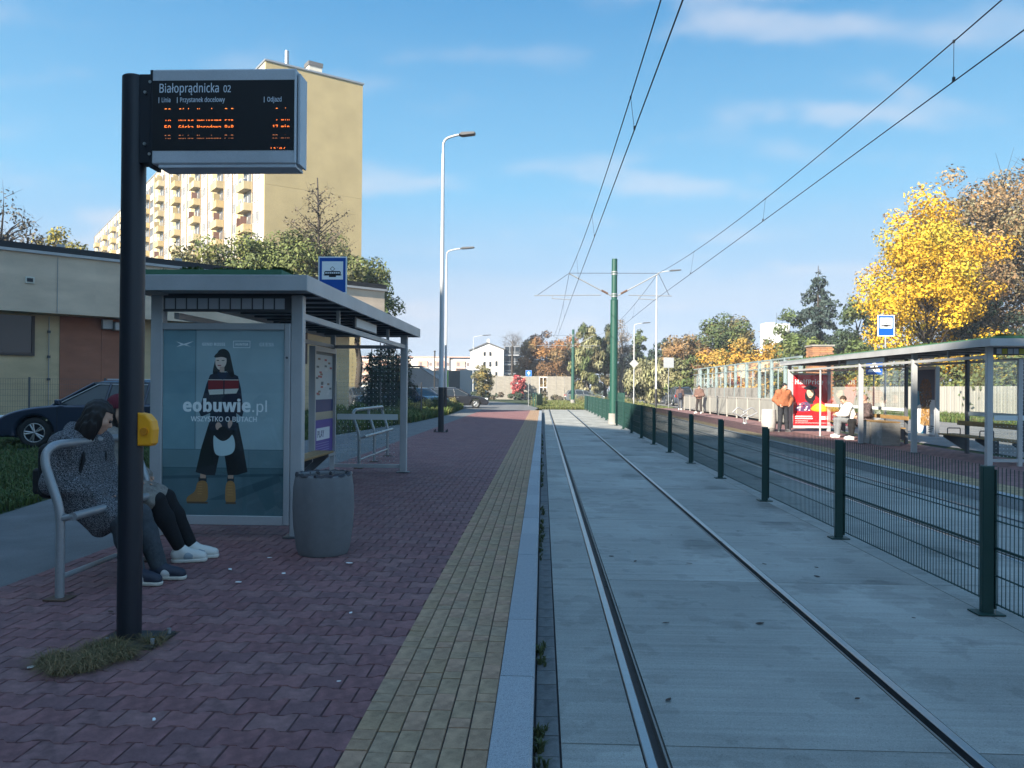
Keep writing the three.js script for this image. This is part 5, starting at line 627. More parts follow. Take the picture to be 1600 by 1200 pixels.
{ // white gabled house
  const t = thing('white_house', 'white gabled house with balconied side coloured dark as if in shade, in the distance', 'house', [-17.0, -0.2, -184], 0), w = 7.8, wh = mat([0.78, 0.77, 0.74], 0.8, { map: rep(tFacade, 0.3) }), dk = mat([0.10, 0.10, 0.105], 0.5);
  part(t, 'wall', [ext([[0, 0], [w, 0], [w, 10.7], [w * 0.52, 12.1], [0, 10.4]], 9.99).translate(0, 0, -10)], wh);
  const rf = part(t, 'roof', [ext([[-0.35, 10.25], [w * 0.52, 12.1], [w + 0.35, 10.55], [w + 0.35, 10.8], [w * 0.52, 12.38], [-0.35, 10.5]], 10.3).translate(0, 0, -10)], dk); part(rf, 'chimney', [bx(0.6, 1.1, 0.6, 4.0, 12.7, -3)], wh);
  for (const [x, y, ww, h] of [[3.05, 9.1, 0.62, 1.0], [4.4, 9.1, 0.62, 1.0], [3.05, 6.6, 0.62, 1.2], [4.4, 6.6, 0.62, 1.2], [5.85, 6.7, 0.6, 1.25], [3.05, 4.3, 0.62, 1.2], [4.4, 4.3, 0.62, 1.2], [5.85, 4.2, 0.6, 1.2]]) { const f = part(t, 'window', [span(x, x + ww, y, y + h, 0.0, 0.03)], mat([0.25, 0.22, 0.2], 0.6)); part(f, 'pane', [span(x + 0.06, x + ww - 0.06, y + 0.06, y + h - 0.06, 0.03, 0.04)], M.darkGlass); }
  part(t, 'side_wing', [span(w + 0.01, w + 3.8, 0, 11.6, -14, -2.2)], mat([0.19, 0.2, 0.22], 0.7)); for (let k = 0; k < 5; k++) { for (let i = 0; i < 3; i++) part(t, 'wing_window', [span(w + 0.25 + i * 1.2, w + 1.25 + i * 1.2, 1.0 + k * 2.2, 2.6 + k * 2.2, -2.2, -2.16)], M.darkGlass); part(t, 'wing_balcony', [span(w + 0.1, w + 3.8, 0.5 + k * 2.2, 0.65 + k * 2.2, -2.15, -1.4), span(w + 0.1, w + 3.8, 1.3 + k * 2.2, 1.36 + k * 2.2, -1.46, -1.4)], M.alu); } part(t, 'green_door', [span(2.0, 3.2, 0, 2.0, 0.0, 0.04)], mat([0.1, 0.45, 0.05], 0.6));  // side wing wall coloured dark grey to stand for the shade on it
}
{ // pale flats far off, and low garages in front of them
  const t = thing('pale_flats', 'row of low white and pink flats on the horizon left of the white house', 'building', [-62, -0.2, -252], 0), wh = mat([0.74, 0.70, 0.64], 0.85), pk = mat([0.62, 0.36, 0.27], 0.85), gl = [], win = mat([0.2, 0.16, 0.15], 0.4);
  part(t, 'wall', [span(0, 20.5, 0, 10.8, -10, 0), span(20.52, 32, 0, 11.2, -10, 0.8), span(32.02, 39.5, 0, 10.6, -10, 0)], wh); part(t, 'roof_edge', [span(-0.2, 39.6, 11.25, 11.6, -10, 1.0)], mat([0.5, 0.32, 0.26], 0.8));
  for (const x of [3, 9, 15, 22, 27.5, 34]) { const q = x > 20 && x < 32 ? 0.8 : 0; part(t, 'pink_bay', [span(x, x + 3.1, 3.2, 10.2, q, q + 0.5)], pk); for (let f = 0; f < 3; f++) { part(t, 'window', [span(x + 0.5, x + 1.4, 3.9 + f * 2.3, 5.1 + f * 2.3, q + 0.5, q + 0.53)], win); part(t, 'window', [span(x + 3.6, x + 4.5, 3.9 + f * 2.3, 5.1 + f * 2.3, q, q + 0.04)], win); part(t, 'balcony', [span(x - 0.3, x + 3.4, 3.2 + f * 2.3, 3.4 + f * 2.3, q + 0.51, q + 1.5)], wh); } }
  const g = thing('grey_garage', 'low grey shed with sloping roof end behind the parked cars', 'shed', [-22.4, -0.1, -102], 0); part(g, 'wall', [ext([[0, 0], [9.0, 0], [9.0, 2.4], [6.4, 4.1], [0, 4.3]], 6).translate(0, 0, -6)], mat([0.26, 0.27, 0.285], 0.8, { map: rep(tFacade, 0.5) })); part(g, 'roof', [span(-0.1, 6.42, 4.31, 4.4, -6, 0.1), rot(bx(3.2, 0.1, 6.1, 0, 0, 0), 0, 0, -0.577).translate(7.75, 3.3, -2.95)], M.aluDark);
  const k = thing('low_kiosk', 'low grey wall with green-striped doorway between the street lamps', 'shed', [-16.8, -0.1, -112], 0); part(k, 'wall', [span(0, 3.4, 0, 4, -4, 0), span(5.0, 7.6, 0, 4.1, -4, 0)], mat([0.36, 0.38, 0.39], 0.8)); part(k, 'dark_bay', [span(3.42, 4.98, 0, 4.0, -4, -0.05)], mat([0.035, 0.055, 0.06], 0.5)); part(k, 'green_stripe', [span(2.95, 3.35, 0.8, 4, 0.0, 0.04), span(2.2, 2.9, 0.6, 1.6, 0.0, 0.04)], mat([0.22, 0.5, 0.08], 0.6));
}
{ const t = thing('white_tower', 'white tower block half hidden by trees right of centre', 'building', [69.8, -0.2, -250], 0); part(t, 'wall', [span(0, 2.9, 0, 22.8, -6, 0), span(3.0, 7.6, 0, 22.5, -7, -0.4)], mat([0.76, 0.75, 0.72], 0.8)); part(t, 'recess', [span(2.9, 3.0, 0, 22.3, -6, -0.5)], M.blackPaint); part(t, 'aerial', [bar([4.2, 22.5, -3], [4.2, 26.2, -3], 0.06, 5)], M.wire); const wn = []; for (let i = 0; i < 7; i++) part(t, 'window', [span(5, 6.2, 2 + i * 2.8, 3.4 + i * 2.8, -0.4, -0.36)], M.darkGlass); }
{ const t = thing('red_roof_house', 'small house with bright red roof behind the green mast', 'house', [10.4, -0.2, -112], 0); part(t, 'wall', [span(0, 7, 0, 2.3, -6, 0)], mat([0.5, 0.45, 0.38], 0.9)); part(t, 'roof', [ext([[-0.4, 2.3], [7.4, 2.3], [6.2, 4.9], [3.4, 4.9]], 7).translate(0, 0, -6.4)], mat([0.5, 0.085, 0.055], 0.8)); part(t, 'window', [span(1, 2, 0.8, 1.9, 0, 0.04), span(4.5, 5.6, 0.8, 1.9, 0, 0.04)], M.darkGlass); }
// noise walls
{ const t = thing('noise_wall', 'pale concrete noise wall with two glazed bays across the end of the track', 'noise wall', [-7.2, -0.2, -104], -0.02), pm = [0, 1, 2].map((i) => mat([0.34 + i * 0.02, 0.32 + i * 0.018, 0.28 + i * 0.015], 0.9, { map: rep(tRender, 0.8) }));
  for (let i = 0; i < 10; i++) { const x = i * 1.12, gl = i === 3 || i === 6; if (gl) { part(t, 'glazed_bay', [span(x + 0.02, x + 0.1, 0.4, 3.2, -0.05, 0.08), span(x + 1.02, x + 1.1, 0.4, 3.2, -0.05, 0.08), span(x + 0.1, x + 1.02, 1.75, 1.85, -0.05, 0.08), span(x + 0.1, x + 1.02, 3.1, 3.2, -0.05, 0.08), span(x + 0.53, x + 0.59, 0.4, 3.1, -0.04, 0.06)], M.white); part(t, 'pane', [span(x + 0.1, x + 1.02, 0.4, 3.1, 0, 0.02)], M.glass); } else { part(t, 'panel', [span(x + 0.02, x + 1.1, 0, 3.25, -0.06, 0.06)], pm[i % 3]); for (let k = 1; k < 6; k++) part(t, 'rib', [span(x + 0.02 + k * 0.17, x + 0.06 + k * 0.17, 0.1, 3.2, 0.06, 0.1)], pm[(i + 1) % 3]); } part(t, 'post', [span(x - 0.06, x + 0.02, 0, 3.35, -0.1, 0.12)], M.concPale); } }
{ const t = thing('glass_noise_wall', 'glazed noise barrier with pale frames behind the far end of the opposite platform', 'noise wall', [10.85, 0, -33.6], 0); let z = 0; const n = 10;
  for (let i = 0; i < n; i++) { const L = i < 3 ? 2.1 : 2.45, a = -z, b = -(z + L), low = i === 1 || i === 2; part(t, 'post', [span(-0.07, 0.07, 0, 2.95, a - 0.07, a + 0.07, 0.01)], mat([0.2, 0.26, 0.27], 0.5)); part(t, 'rail', [span(-0.04, 0.04, 2.88, 2.95, b + 0.07, a - 0.07), span(-0.04, 0.04, 2.5, 2.55, b + 0.07, a - 0.07)], mat([0.2, 0.26, 0.27], 0.5)); part(t, 'mullion', [span(-0.025, 0.025, low ? 1.1 : 1.66, 2.5, (a + b) / 2 - 0.025, (a + b) / 2 + 0.025)], mat([0.2, 0.26, 0.27], 0.5)); part(t, 'pane', [span(-0.008, 0.008, low ? 1.1 : 1.66, 2.5, b + 0.08, a - 0.08)], M.glass); part(t, 'top_pane', [span(-0.008, 0.008, 2.56, 2.87, b + 0.08, a - 0.08)], M.glass); part(t, 'base_panel', [span(-0.06, 0.06, 0, low ? 1.05 : 1.62, b + 0.071, a - 0.071)], M.concPale); z += L; } }
{ const t = thing('brick_pier', 'red brick wall end between the glazed barrier and the opposite shelter', 'brick wall', [11.15, 0, -32.2], 0), rnd = rng(66), ms = [0, 1, 2, 3].map((i) => mat([0.34 + 0.04 * (i - 1.5), 0.15 + 0.015 * i, 0.095], 0.9)); part(t, 'mortar_core', [span(-0.38, 0.38, 0, 3.24, -0.38, 0.38)], mat([0.36, 0.32, 0.27], 0.95));
  const bg = metreUV(bx(0.245, 0.07, 0.05)), bs = metreUV(bx(0.05, 0.07, 0.245)); for (let r = 0; r < 41; r++) for (let k = 0; k < 3; k++) { const off = (r % 2) * 0.06 - 0.03; for (const [g, x, z] of [[bg, -0.26 + k * 0.26 + off, 0.385], [bs, -0.385, -0.26 + k * 0.26 + off]]) { const e = new THREE.Mesh(g, ms[Math.floor(rnd() * 4)]); e.name = 'brick'; e.position.set(x, 0.045 + r * 0.079, z); e.castShadow = e.receiveShadow = true; t.add(e); } } part(t, 'coping', [bx(0.9, 0.07, 0.9, 0, 3.28, 0, 0.01)], M.concPale); }
{ const t = thing('platform_railing', 'pale metal railing along the back of the opposite platform', 'railing', [10.25, 0, -31]), c = mat([0.34, 0.33, 0.30], 0.6); for (let k = 0; k < 14; k++) { part(t, 'post', [bx(0.08, 1.1, 0.08, 0, 0.55, -k * 2.2, 0.01)], c); if (k < 13) { part(t, 'rail', [bx(0.06, 0.06, 2.12, 0, 1.08, -k * 2.2 - 1.1, 0.008)], c); part(t, 'lower_rail', [bx(0.04, 0.04, 2.12, 0, 0.15, -k * 2.2 - 1.1)], c); part(t, 'infill_panel', [bx(0.014, 0.82, 2.1, 0, 0.6, -k * 2.2 - 1.1)], mat([0.33, 0.33, 0.30], 0.8, { map: rep(tFacade, 1) })); } } }
{ const t = thing('litter_bin', 'pale sunlit concrete bin left of the man in orange', 'bin', [8.2, 0, -28.9]); part(t, 'shell', new THREE.LatheGeometry([[0.2, 0], [0.24, 0.1], [0.27, 0.4], [0.25, 0.78], [0.22, 0.8], [0.2, 0.78], [0.19, 0.5]].map(([a, b]) => new THREE.Vector2(a, b)), 28), mat([0.55, 0.53, 0.5], 0.85, { map: rep(tGran, 2) })); part(t, 'liner_floor', [cyl(0.2, 0.2, 0.02, 0, 0.5, 0)], M.black); }
{ const t = thing('bicycle_rack', 'small pale tubular bicycle rack of crossed hoops on the opposite platform', 'bicycle rack', [8.9, 0, -35]); for (const s of [-1, 1]) part(t, 'hoop', [bend([[s * 0.05, 0.02, 0], [s * 0.05 + 0.0, 0.25, 0], [s * 0.55, 0.5, 0], [s * 0.3, 0.72, 0], [s * -0.1, 0.5, 0], [s * 0.2, 0.32, 0]], 0.025, 0.06, 8)], M.galv); part(t, 'foot', [cyl(0.12, 0.1, 0.06, 0, 0, 0, 16)], M.galv); }
{ const t = thing('slat_wall', 'low pale wall of upright slats beyond the road, seen through the opposite shelter', 'fence', [25, 0, 0]), g = [[], [], []]; const ms = [0, 1, 2].map((i) => mat([0.34 + 0.03 * i, 0.33 + 0.03 * i, 0.30 + 0.025 * i], 0.9)); let c = 0; for (let z = -38; z > -64; z -= 0.3) { if (c < 300) { part(t, 'slat', [bx(0.05, 1.65, 0.2, 0, 0.98, z)], ms[c % 3]); c++; } } for (const [a, b] of [[-10, -38], [-64, -100]]) { const q = []; for (let z = a; z > b; z -= 0.3) q.push(bx(0.05, 1.65, 0.2, 0, 0.98, z)); part(t, 'far_slats', q, ms[1], { stuff: true }); } part(t, 'rail', [span(0.03, 0.08, 0.4, 0.5, -10, -100), span(0.03, 0.08, 1.4, 1.5, -10, -100)], ms[0]); }
{ // green garden fence and posts near the path end
  const t = thing('short_green_fence', 'short green fence posts in tall grass where the near platform ends', 'fence', [-0.75, -0.05, -63.5]); for (let k = 0; k < 4; k++) part(t, 'post', [bx(0.07, 1.15, 0.07, k * 0.18, 0.57, -k * 0.9, 0.01)], M.pole); part(t, 'panel', [bx(0.02, 0.9, 2.6, 0.27, 0.6, -1.35)], M.pole); t.children[4].rotation.y = -0.19; 
  const f = thing('road_fence', 'green mesh fence along the grass left of the road beyond the mast', 'fence', [6.6, 0, -64]); for (let k = 0; k < 9; k++) { part(f, 'post', [bx(0.06, 1.2, 0.06, k * 0.05, 0.6, -k * 2.5)], M.pole); if (k < 8) { const g = []; for (let i = 1; i < 22; i++) g.push(bar([k * 0.05, 0.05, -k * 2.5 - i * 2.5 / 22], [k * 0.05, 1.15, -k * 2.5 - i * 2.5 / 22], 0.012, 3)); for (const y of [0.1, 0.4, 0.8, 1.12]) g.push(bar([k * 0.05, y, -k * 2.5], [k * 0.05 + 0.05, y, -k * 2.5 - 2.5], 0.012, 3)); part(f, 'wire_panel', g, M.pole); } } }

// ================================================================ TREES AND PLANTS
const leafM = new THREE.MeshStandardMaterial({ color: C(1, 1, 1), roughness: 0.75, side: THREE.DoubleSide, vertexColors: true });
const bark = mat([0.075, 0.06, 0.05], 0.95, { map: rep(tGrain, 3) }), barkPale = mat([0.16, 0.14, 0.12], 0.95, { map: rep(tGrain, 3) });
function leaves(clumps, n, size, cols, rnd, droop = 0) {             // many small leaf faces spread through the clumps
  const pos = new Float32Array(n * 18), nor = new Float32Array(n * 18), col = new Float32Array(n * 18), tot = clumps.reduce((s, c) => s + c[3] * c[3], 0); let q = 0;
  const a = V(), b = V(), o = V(), nn = V();
  for (const [cx, cy, cz, r, ci] of clumps) { const m = Math.round(n * r * r / tot), cb = cols[ci % cols.length], cq = 0.8 + 0.4 * rnd();
    for (let i = 0; i < m && q < n; i++) {
      const u = rnd() * 2 - 1, th = rnd() * 6.283, s = Math.sqrt(1 - u * u), rr = r * (0.25 + 0.75 * Math.cbrt(rnd())) * (0.85 + 0.3 * rnd()), dx = s * Math.cos(th), dz = s * Math.sin(th); o.set(cx + dx * rr, cy + u * rr * 0.8 - droop * rnd() * r, cz + dz * rr);
      nn.set(dx + rnd() * 1.6 - 0.8, u + rnd() * 1.6 - 0.5, dz + rnd() * 1.6 - 0.8).normalize(); a.set(rnd() - 0.5, (rnd() - 0.5) - droop * 2, rnd() - 0.5).cross(nn).normalize(); b.crossVectors(nn, a); const L = size * (0.6 + 0.8 * rnd()), W = L * 0.55; a.multiplyScalar(W / 2); b.multiplyScalar(L / 2 * (1 + droop));
      const P = [[o.x - b.x, o.y - b.y, o.z - b.z], [o.x + a.x, o.y + a.y, o.z + a.z], [o.x + b.x, o.y + b.y, o.z + b.z], [o.x - a.x, o.y - a.y, o.z - a.z]]; const k = cq * (0.66 + 0.45 * rnd()), w = rnd() * 0.25, c2 = cols[Math.floor(rnd() * cols.length)];
      [0, 1, 2, 0, 2, 3].forEach((v, t) => { const e = q * 18 + t * 3; pos.set(P[v], e); nor[e] = nn.x; nor[e + 1] = nn.y; nor[e + 2] = nn.z; for (let c = 0; c < 3; c++) col[e + c] = lerp(cb[c], c2[c], w) * k; }); q++; } }
  const g = new THREE.BufferGeometry(); g.setAttribute('position', new THREE.BufferAttribute(pos.slice(0, q * 18), 3)); g.setAttribute('normal', new THREE.BufferAttribute(nor.slice(0, q * 18), 3)); g.setAttribute('color', new THREE.BufferAttribute(col.slice(0, q * 18), 3)); g.setAttribute('uv', new THREE.BufferAttribute(new Float32Array(q * 12), 2)); return g;
}
function tree(name, label, cat, x, z, h, rad, cols, o = {}) {
  const rnd = rng(o.seed || Math.round(x * 91 + z * 13 + 9999)), y0 = o.y0 ?? -0.1, t = thing(name, label, cat, [x, y0, z]); const c0 = o.base ?? h * 0.22, cy = (c0 + h) / 2, ry = (h - c0) / 2, N = o.clumps || 70, cl = [];
  for (let i = 0; i < N; i++) { const u = rnd() * 2 - 1, th = rnd() * 6.283, s = Math.sqrt(1 - u * u), rr = Math.pow(rnd(), 0.46), wob = 0.82 + 0.36 * fbm(th * 1.2 + 3, u * 2 + 5, 99, 2, (o.seed || 3) + 7), taper = o.taper ? lerp(1.15, 0.55, (u * rr + 1) / 2) : 1; cl.push([Math.cos(th) * s * rr * rad * wob * taper * 0.98, cy + u * rr * ry * 0.96, Math.sin(th) * s * rr * rad * wob * taper * 0.98, Math.min(rad, ry) * (o.cr || 0.28) * (0.6 + 0.7 * rnd()), Math.floor(rnd() * cols.length)]); }
  const tk = [], tr = o.trunk || Math.max(0.1, h * 0.02); let p = [0, -0.1, 0]; const top = c0 + (h - c0) * (o.leader || 0.7); for (let k = 1; k <= 6; k++) { const n = [(rnd() - 0.5) * rad * 0.12 * k / 3, lerp(0, top, k / 6), (rnd() - 0.5) * rad * 0.12 * k / 3]; tk.push(bar(p, n, tr * lerp(1.25, 0.3, (k - 1) / 6), 8, tr * lerp(1.25, 0.3, k / 6))); p = n; }
  if (!o.bush) part(t, 'trunk', tk, o.bark || bark);
  const lb = []; for (const [bx0, by, bz, r] of cl.slice(0, o.limbs ?? 22)) { const sy = clamp(by - Math.hypot(bx0, bz) * 0.8, c0 * 0.7, top * 0.95), m = [bx0 * 0.5 + (rnd() - 0.5) * 0.3, lerp(sy, by, 0.6), bz * 0.5 + (rnd() - 0.5) * 0.3]; lb.push(bar([0, sy, 0], m, tr * 0.3, 5, tr * 0.18), bar(m, [bx0, by, bz], tr * 0.18, 5, tr * 0.05)); for (let w = 0; w < (o.twigs || 1); w++) lb.push(bar([bx0, by, bz], [bx0 + (rnd() - 0.5) * r * 2.6, by + (rnd() - 0.1) * r * 2, bz + (rnd() - 0.5) * r * 2.6], tr * 0.06, 4, tr * 0.02)); }
  part(t, 'limbs', lb, o.bark || bark); const g = leaves(cl, o.n || 7000, o.leaf || 0.3, cols, rnd, o.droop || 0); const e = new THREE.Mesh(g, leafM); e.name = 'crown'; e.castShadow = e.receiveShadow = true; t.add(e); return t;
}
function conifer(label, x, z, h, rad, col, o = {}) {
  const rnd = rng(Math.round(x * 37 + z * 11 + 5555)), t = thing(o.name || 'spruce_tree', label, 'conifer', [x, -0.1, z]); part(t, 'trunk', [cyl(h * 0.016, 0.03, h, 0, 0, 0, 8)], bark); const cl = [], lb = []; const lev = o.lev || 16;
  for (let k = 0; k < lev; k++) { const f = k / lev, y = lerp(o.base ?? h * 0.1, h * 0.99, f), rr = rad * Math.pow(1 - f, 0.85) * (0.8 + 0.4 * rnd()) + 0.1, nb = Math.max(4, Math.round(10 * (1 - f) + 4)); for (let b = 0; b < nb; b++) { const a = rnd() * 6.283, l = rr * (0.65 + 0.6 * rnd()), yj = (rnd() - 0.5) * h * 0.05, y1 = y - l * (0.12 + 0.2 * rnd()) + yj; lb.push(bar([0, y + 0.1, 0], [Math.cos(a) * l, y1, Math.sin(a) * l], 0.03, 4, 0.01)); const ns = Math.max(2, Math.round(l / 0.5)); for (let i = 1; i <= ns; i++) { const q = i / ns; cl.push([Math.cos(a) * l * q, lerp(y, y1, q) - 0.05, Math.sin(a) * l * q, 0.34 * (1.15 - 0.6 * q) + 0.05, Math.floor(rnd() * col.length)]); } } }
  part(t, 'limbs', lb, bark); const e = new THREE.Mesh(leaves(cl, o.n || 9000, o.leaf || 0.3, col, rnd, 0.25), leafM); e.name = 'crown'; e.castShadow = e.receiveShadow = true; t.add(e); return t;
}
const gold = [[0.62, 0.37, 0.012], [0.70, 0.44, 0.016], [0.58, 0.32, 0.012], [0.46, 0.36, 0.025], [0.66, 0.39, 0.01]], tan = [[0.24, 0.16, 0.075], [0.28, 0.18, 0.08], [0.20, 0.15, 0.08], [0.17, 0.15, 0.075], [0.26, 0.15, 0.06]], green = [[0.075, 0.115, 0.03], [0.095, 0.135, 0.035], [0.06, 0.09, 0.03], [0.11, 0.13, 0.035]], deep = [[0.03, 0.055, 0.03], [0.04, 0.07, 0.035], [0.025, 0.045, 0.028]], spruceC = [[0.035, 0.06, 0.05], [0.045, 0.075, 0.06], [0.03, 0.05, 0.045]], lime = [[0.16, 0.18, 0.04], [0.13, 0.16, 0.04], [0.19, 0.20, 0.05], [0.10, 0.13, 0.035]], rust = [[0.26, 0.12, 0.04], [0.30, 0.15, 0.045], [0.20, 0.11, 0.045], [0.22, 0.15, 0.06]], redC = [[0.42, 0.05, 0.06], [0.36, 0.06, 0.07], [0.45, 0.10, 0.09]], pale = [[0.30, 0.29, 0.16], [0.25, 0.25, 0.13], [0.34, 0.31, 0.19], [0.2, 0.2, 0.09]], olive = [[0.15, 0.145, 0.06], [0.18, 0.16, 0.07], [0.12, 0.125, 0.055], [0.2, 0.17, 0.08]], orangeY = [[0.42, 0.22, 0.03], [0.36, 0.22, 0.04], [0.28, 0.2, 0.045], [0.45, 0.26, 0.03]], dull = [[0.12, 0.09, 0.06], [0.14, 0.11, 0.06], [0.10, 0.085, 0.055]];
// right-hand side
tree('maple_tree', 'bright yellow maple standing behind the opposite shelter', 'tree', 27.8, -58, 16.6, 5.9, gold, { n: 30000, leaf: 0.23, clumps: 90, cr: 0.23, base: 2.6, taper: true, limbs: 40 });
tree('broadleaf_tree', 'tall tan-brown tree with thinning leaves at the right edge', 'tree', 36.8, -66, 21.0, 8.2, tan, { n: 48000, leaf: 0.27, clumps: 170, cr: 0.2, base: 3.5, twigs: 5, limbs: 90 });
tree('broadleaf_tree', 'golden tree low at the right edge under the tan tree', 'tree', 37.5, -55, 9.2, 3.6, gold, { n: 6000, leaf: 0.3, base: 1.5 });
tree('dark_tree', 'dark shaded tree between the yellow maple and the tan tree', 'tree', 33.5, -63, 10.5, 3.4, deep, { n: 5000, leaf: 0.34, base: 1.2 });
conifer('single blue-green spruce left of the yellow maple', 28.2, -82, 14.4, 4.6, spruceC, { n: 20000, leaf: 0.32, lev: 22 });
tree('broadleaf_tree', 'dull green tree between the spruce and the yellow maple', 'tree', 29.9, -76, 10.8, 3.0, [...green, ...deep], { n: 9500, base: 0.6 });
tree('broadleaf_tree', 'green tree just right of the white tower block', 'tree', 25.8, -84, 9.9, 2.7, green, { n: 9000, base: 0.6, seed: 44 });
tree('round_bush', 'yellow-green bush in front of the trees by the white tower', 'bush', 23.4, -72, 6.6, 2.6, [...lime, ...green], { n: 6000, base: 0.3, bush: true });
tree('broadleaf_tree', 'rounded green tree standing alone above the glass barrier', 'tree', 20.6, -90, 10.2, 3.9, [...green, [0.14, 0.11, 0.04]], { n: 14000, leaf: 0.32, base: 1.2 });
tree('round_bush', 'orange-yellow bush directly behind the glass barrier', 'bush', 19.2, -76, 6.5, 3.9, orangeY, { n: 8000, base: 0.4, bush: true, seed: 19 });
tree('broadleaf_tree', 'orange-brown tree left of the rounded green tree', 'tree', 15.6, -88, 7.8, 3.0, [...rust, ...tan], { n: 12000, base: 0.5, twigs: 3 });
tree('round_bush', 'olive bush at the far end of the glass barrier', 'bush', 14.1, -78, 4.9, 2.2, [...olive, ...green], { n: 5000, base: 0.2, bush: true });
tree('dark_tree', 'small dark green tree behind the taller pale street lamp', 'tree', 15.5, -104, 8.9, 2.1, deep, { n: 5500, base: 0.5, taper: true });
tree('dark_tree', 'dark conifer-like tree left of the taller pale street lamp', 'tree', 12.6, -107, 8.1, 1.5, deep, { n: 4500, base: 0.5, taper: true });
tree('pale_willow', 'pale drooping cream-green tree right of the red roof', 'tree', 11.6, -84, 5.1, 2.9, pale, { n: 9000, base: 0.3, droop: 0.7, leaf: 0.26 });
tree('broadleaf_tree', 'greyish thin tree with bare twigs right behind the green mast', 'tree', 10.2, -103, 10.8, 2.0, [[0.22, 0.18, 0.14], [0.26, 0.22, 0.18]], { n: 2600, base: 1.5, twigs: 6, limbs: 46, bark: barkPale, leaf: 0.2, taper: true });
tree('dark_tree', 'dark green mass of a tree at the right foot of the green mast', 'tree', 11.2, -110, 7.2, 3.0, [...deep, ...dull], { n: 6000, base: 0.3 });
tree('broadleaf_tree', 'slender green tree right of the bare-twigged one', 'tree', 13.6, -112, 10.4, 1.6, [...green, ...deep], { n: 4500, base: 1, taper: true });
tree('willow_tree', 'tall pale green weeping tree left of the green mast', 'tree', 5.6, -97, 10.8, 2.4, [...olive, ...pale, ...green], { n: 14000, base: 0.3, droop: 0.8, leaf: 0.28, clumps: 60, taper: true });
tree('willow_tree', 'grey-green narrow tree between the weeping tree and the mast', 'tree', 7.8, -99, 10.2, 2.0, [...olive, ...deep, [0.2, 0.17, 0.12]], { n: 13000, base: 0.4, droop: 0.5, leaf: 0.26, taper: true });
tree('broadleaf_tree', 'large rust-orange rounded tree left of the masts', 'tree', 0.2, -119, 10.4, 4.3, rust, { n: 20000, base: 0.6, leaf: 0.34, twigs: 3, clumps: 64 });
tree('broadleaf_tree', 'russet tree behind the second green mast', 'tree', 4.2, -122, 9.4, 3.8, [...rust, ...olive], { n: 15000, base: 0.6, leaf: 0.34 });
tree('red_shrub', 'small crimson tree in front of the noise wall', 'tree', -3.1, -102, 3.4, 0.95, redC, { n: 3000, base: 0.2, leaf: 0.2 });
tree('broadleaf_tree', 'small yellow-green tree before the white house', 'tree', -7.1, -93, 4.6, 1.35, [...olive, [0.28, 0.2, 0.05]], { n: 5000, base: 0.5, leaf: 0.2 });
tree('bare_tree', 'leafless grey crown showing above the white house', 'tree', -8, -215, 17.2, 4.4, [[0.2, 0.19, 0.18]], { n: 900, base: 8, twigs: 10, limbs: 70, clumps: 70, leaf: 0.2, bark: barkPale });
// left side
for (const [l, x, h, r, c] of [['dull green tree above the beige roof, leftmost of the clump by the tall block', -25.6, 12.6, 3.3, [...lime, ...olive]], ['green tree above the beige roof in front of the balconied facade', -23.2, 13.5, 3.6, [...lime, ...green]], ['leafy green tree behind the near shelter roof, left of the thin tree', -20.3, 14.1, 3.8, lime], ['leafy olive-green tree at the foot of the thin tall tree', -16.9, 13.7, 3.6, [...olive, ...lime]], ['green tree behind the tram stop sign', -14.2, 12.2, 2.9, [...lime, ...green]]]) tree('broadleaf_tree', l, 'tree', x, -60.5 - (x % 2), h, r, c, { n: 13000, leaf: 0.25, base: 5.5, clumps: 70, cr: 0.28 });
tree('thin_tree', 'thin tall nearly bare tree in front of the yellow gable', 'tree', -16.9, -58.5, 17.4, 2.9, dull, { n: 1000, base: 10, clumps: 60, limbs: 60, cr: 0.2, leaf: 0.2, twigs: 3, leader: 0.99, trunk: 0.16, taper: true });
tree('broadleaf_tree', 'dark thinning tree at the left edge above the beige roof', 'tree', -42.5, -60, 16.6, 3.3, dull, { n: 2800, base: 6, twigs: 4, limbs: 46, leaf: 0.24 });
tree('broadleaf_tree', 'yellow-green treetop above the beige roof at far left', 'tree', -39.0, -62, 14.2, 2.2, [[0.32, 0.26, 0.04], [0.26, 0.24, 0.05]], { n: 3400, base: 8, leaf: 0.25 });
for (let i = 0; i < 5; i++) conifer(['dark columnar hedge tree, leftmost behind the near shelter glass', 'second dark columnar hedge tree from the left', 'middle dark columnar hedge tree', 'fourth dark columnar hedge tree from the left', 'dark columnar hedge tree closest to the globe lamp'][i], -10.4 + i * 0.42, -47.5 - i * 0.5, 3.9 + (i % 3) * 0.4, 0.75, deep, { name: 'columnar_conifer', n: 1600, leaf: 0.16, lev: 12, base: 0.1 });
// hedges and massed growth
function mass(name, label, cat, boxes, n, leaf, cols, seed, y = -0.05) { const rnd = rng(seed), cl = []; for (const [x0, x1, z0, z1, h] of boxes) { const k = Math.max(4, Math.round((x1 - x0 + z1 - z0) * 1.6)); for (let i = 0; i < k; i++) { const r = h * (0.3 + 0.25 * rnd()); cl.push([lerp(x0, x1, rnd()), Math.max(r * 0.5, h * rnd() * 0.85), lerp(z0, z1, rnd()), r, Math.floor(rnd() * cols.length)]); } } const e = new THREE.Mesh(leaves(cl, n, leaf, cols, rnd), leafM); e.name = numbered(name); e.position.y = y; e.castShadow = e.receiveShadow = true; e.userData = { label, category: cat, kind: 'stuff' }; scene.add(e); return e; }
mass('low_hedge', 'dark low hedge in front of the pale noise wall', 'hedge', [[-9, 5, -101.5, -99.5, 1.0]], 5000, 0.2, [...deep, ...dull], 301);
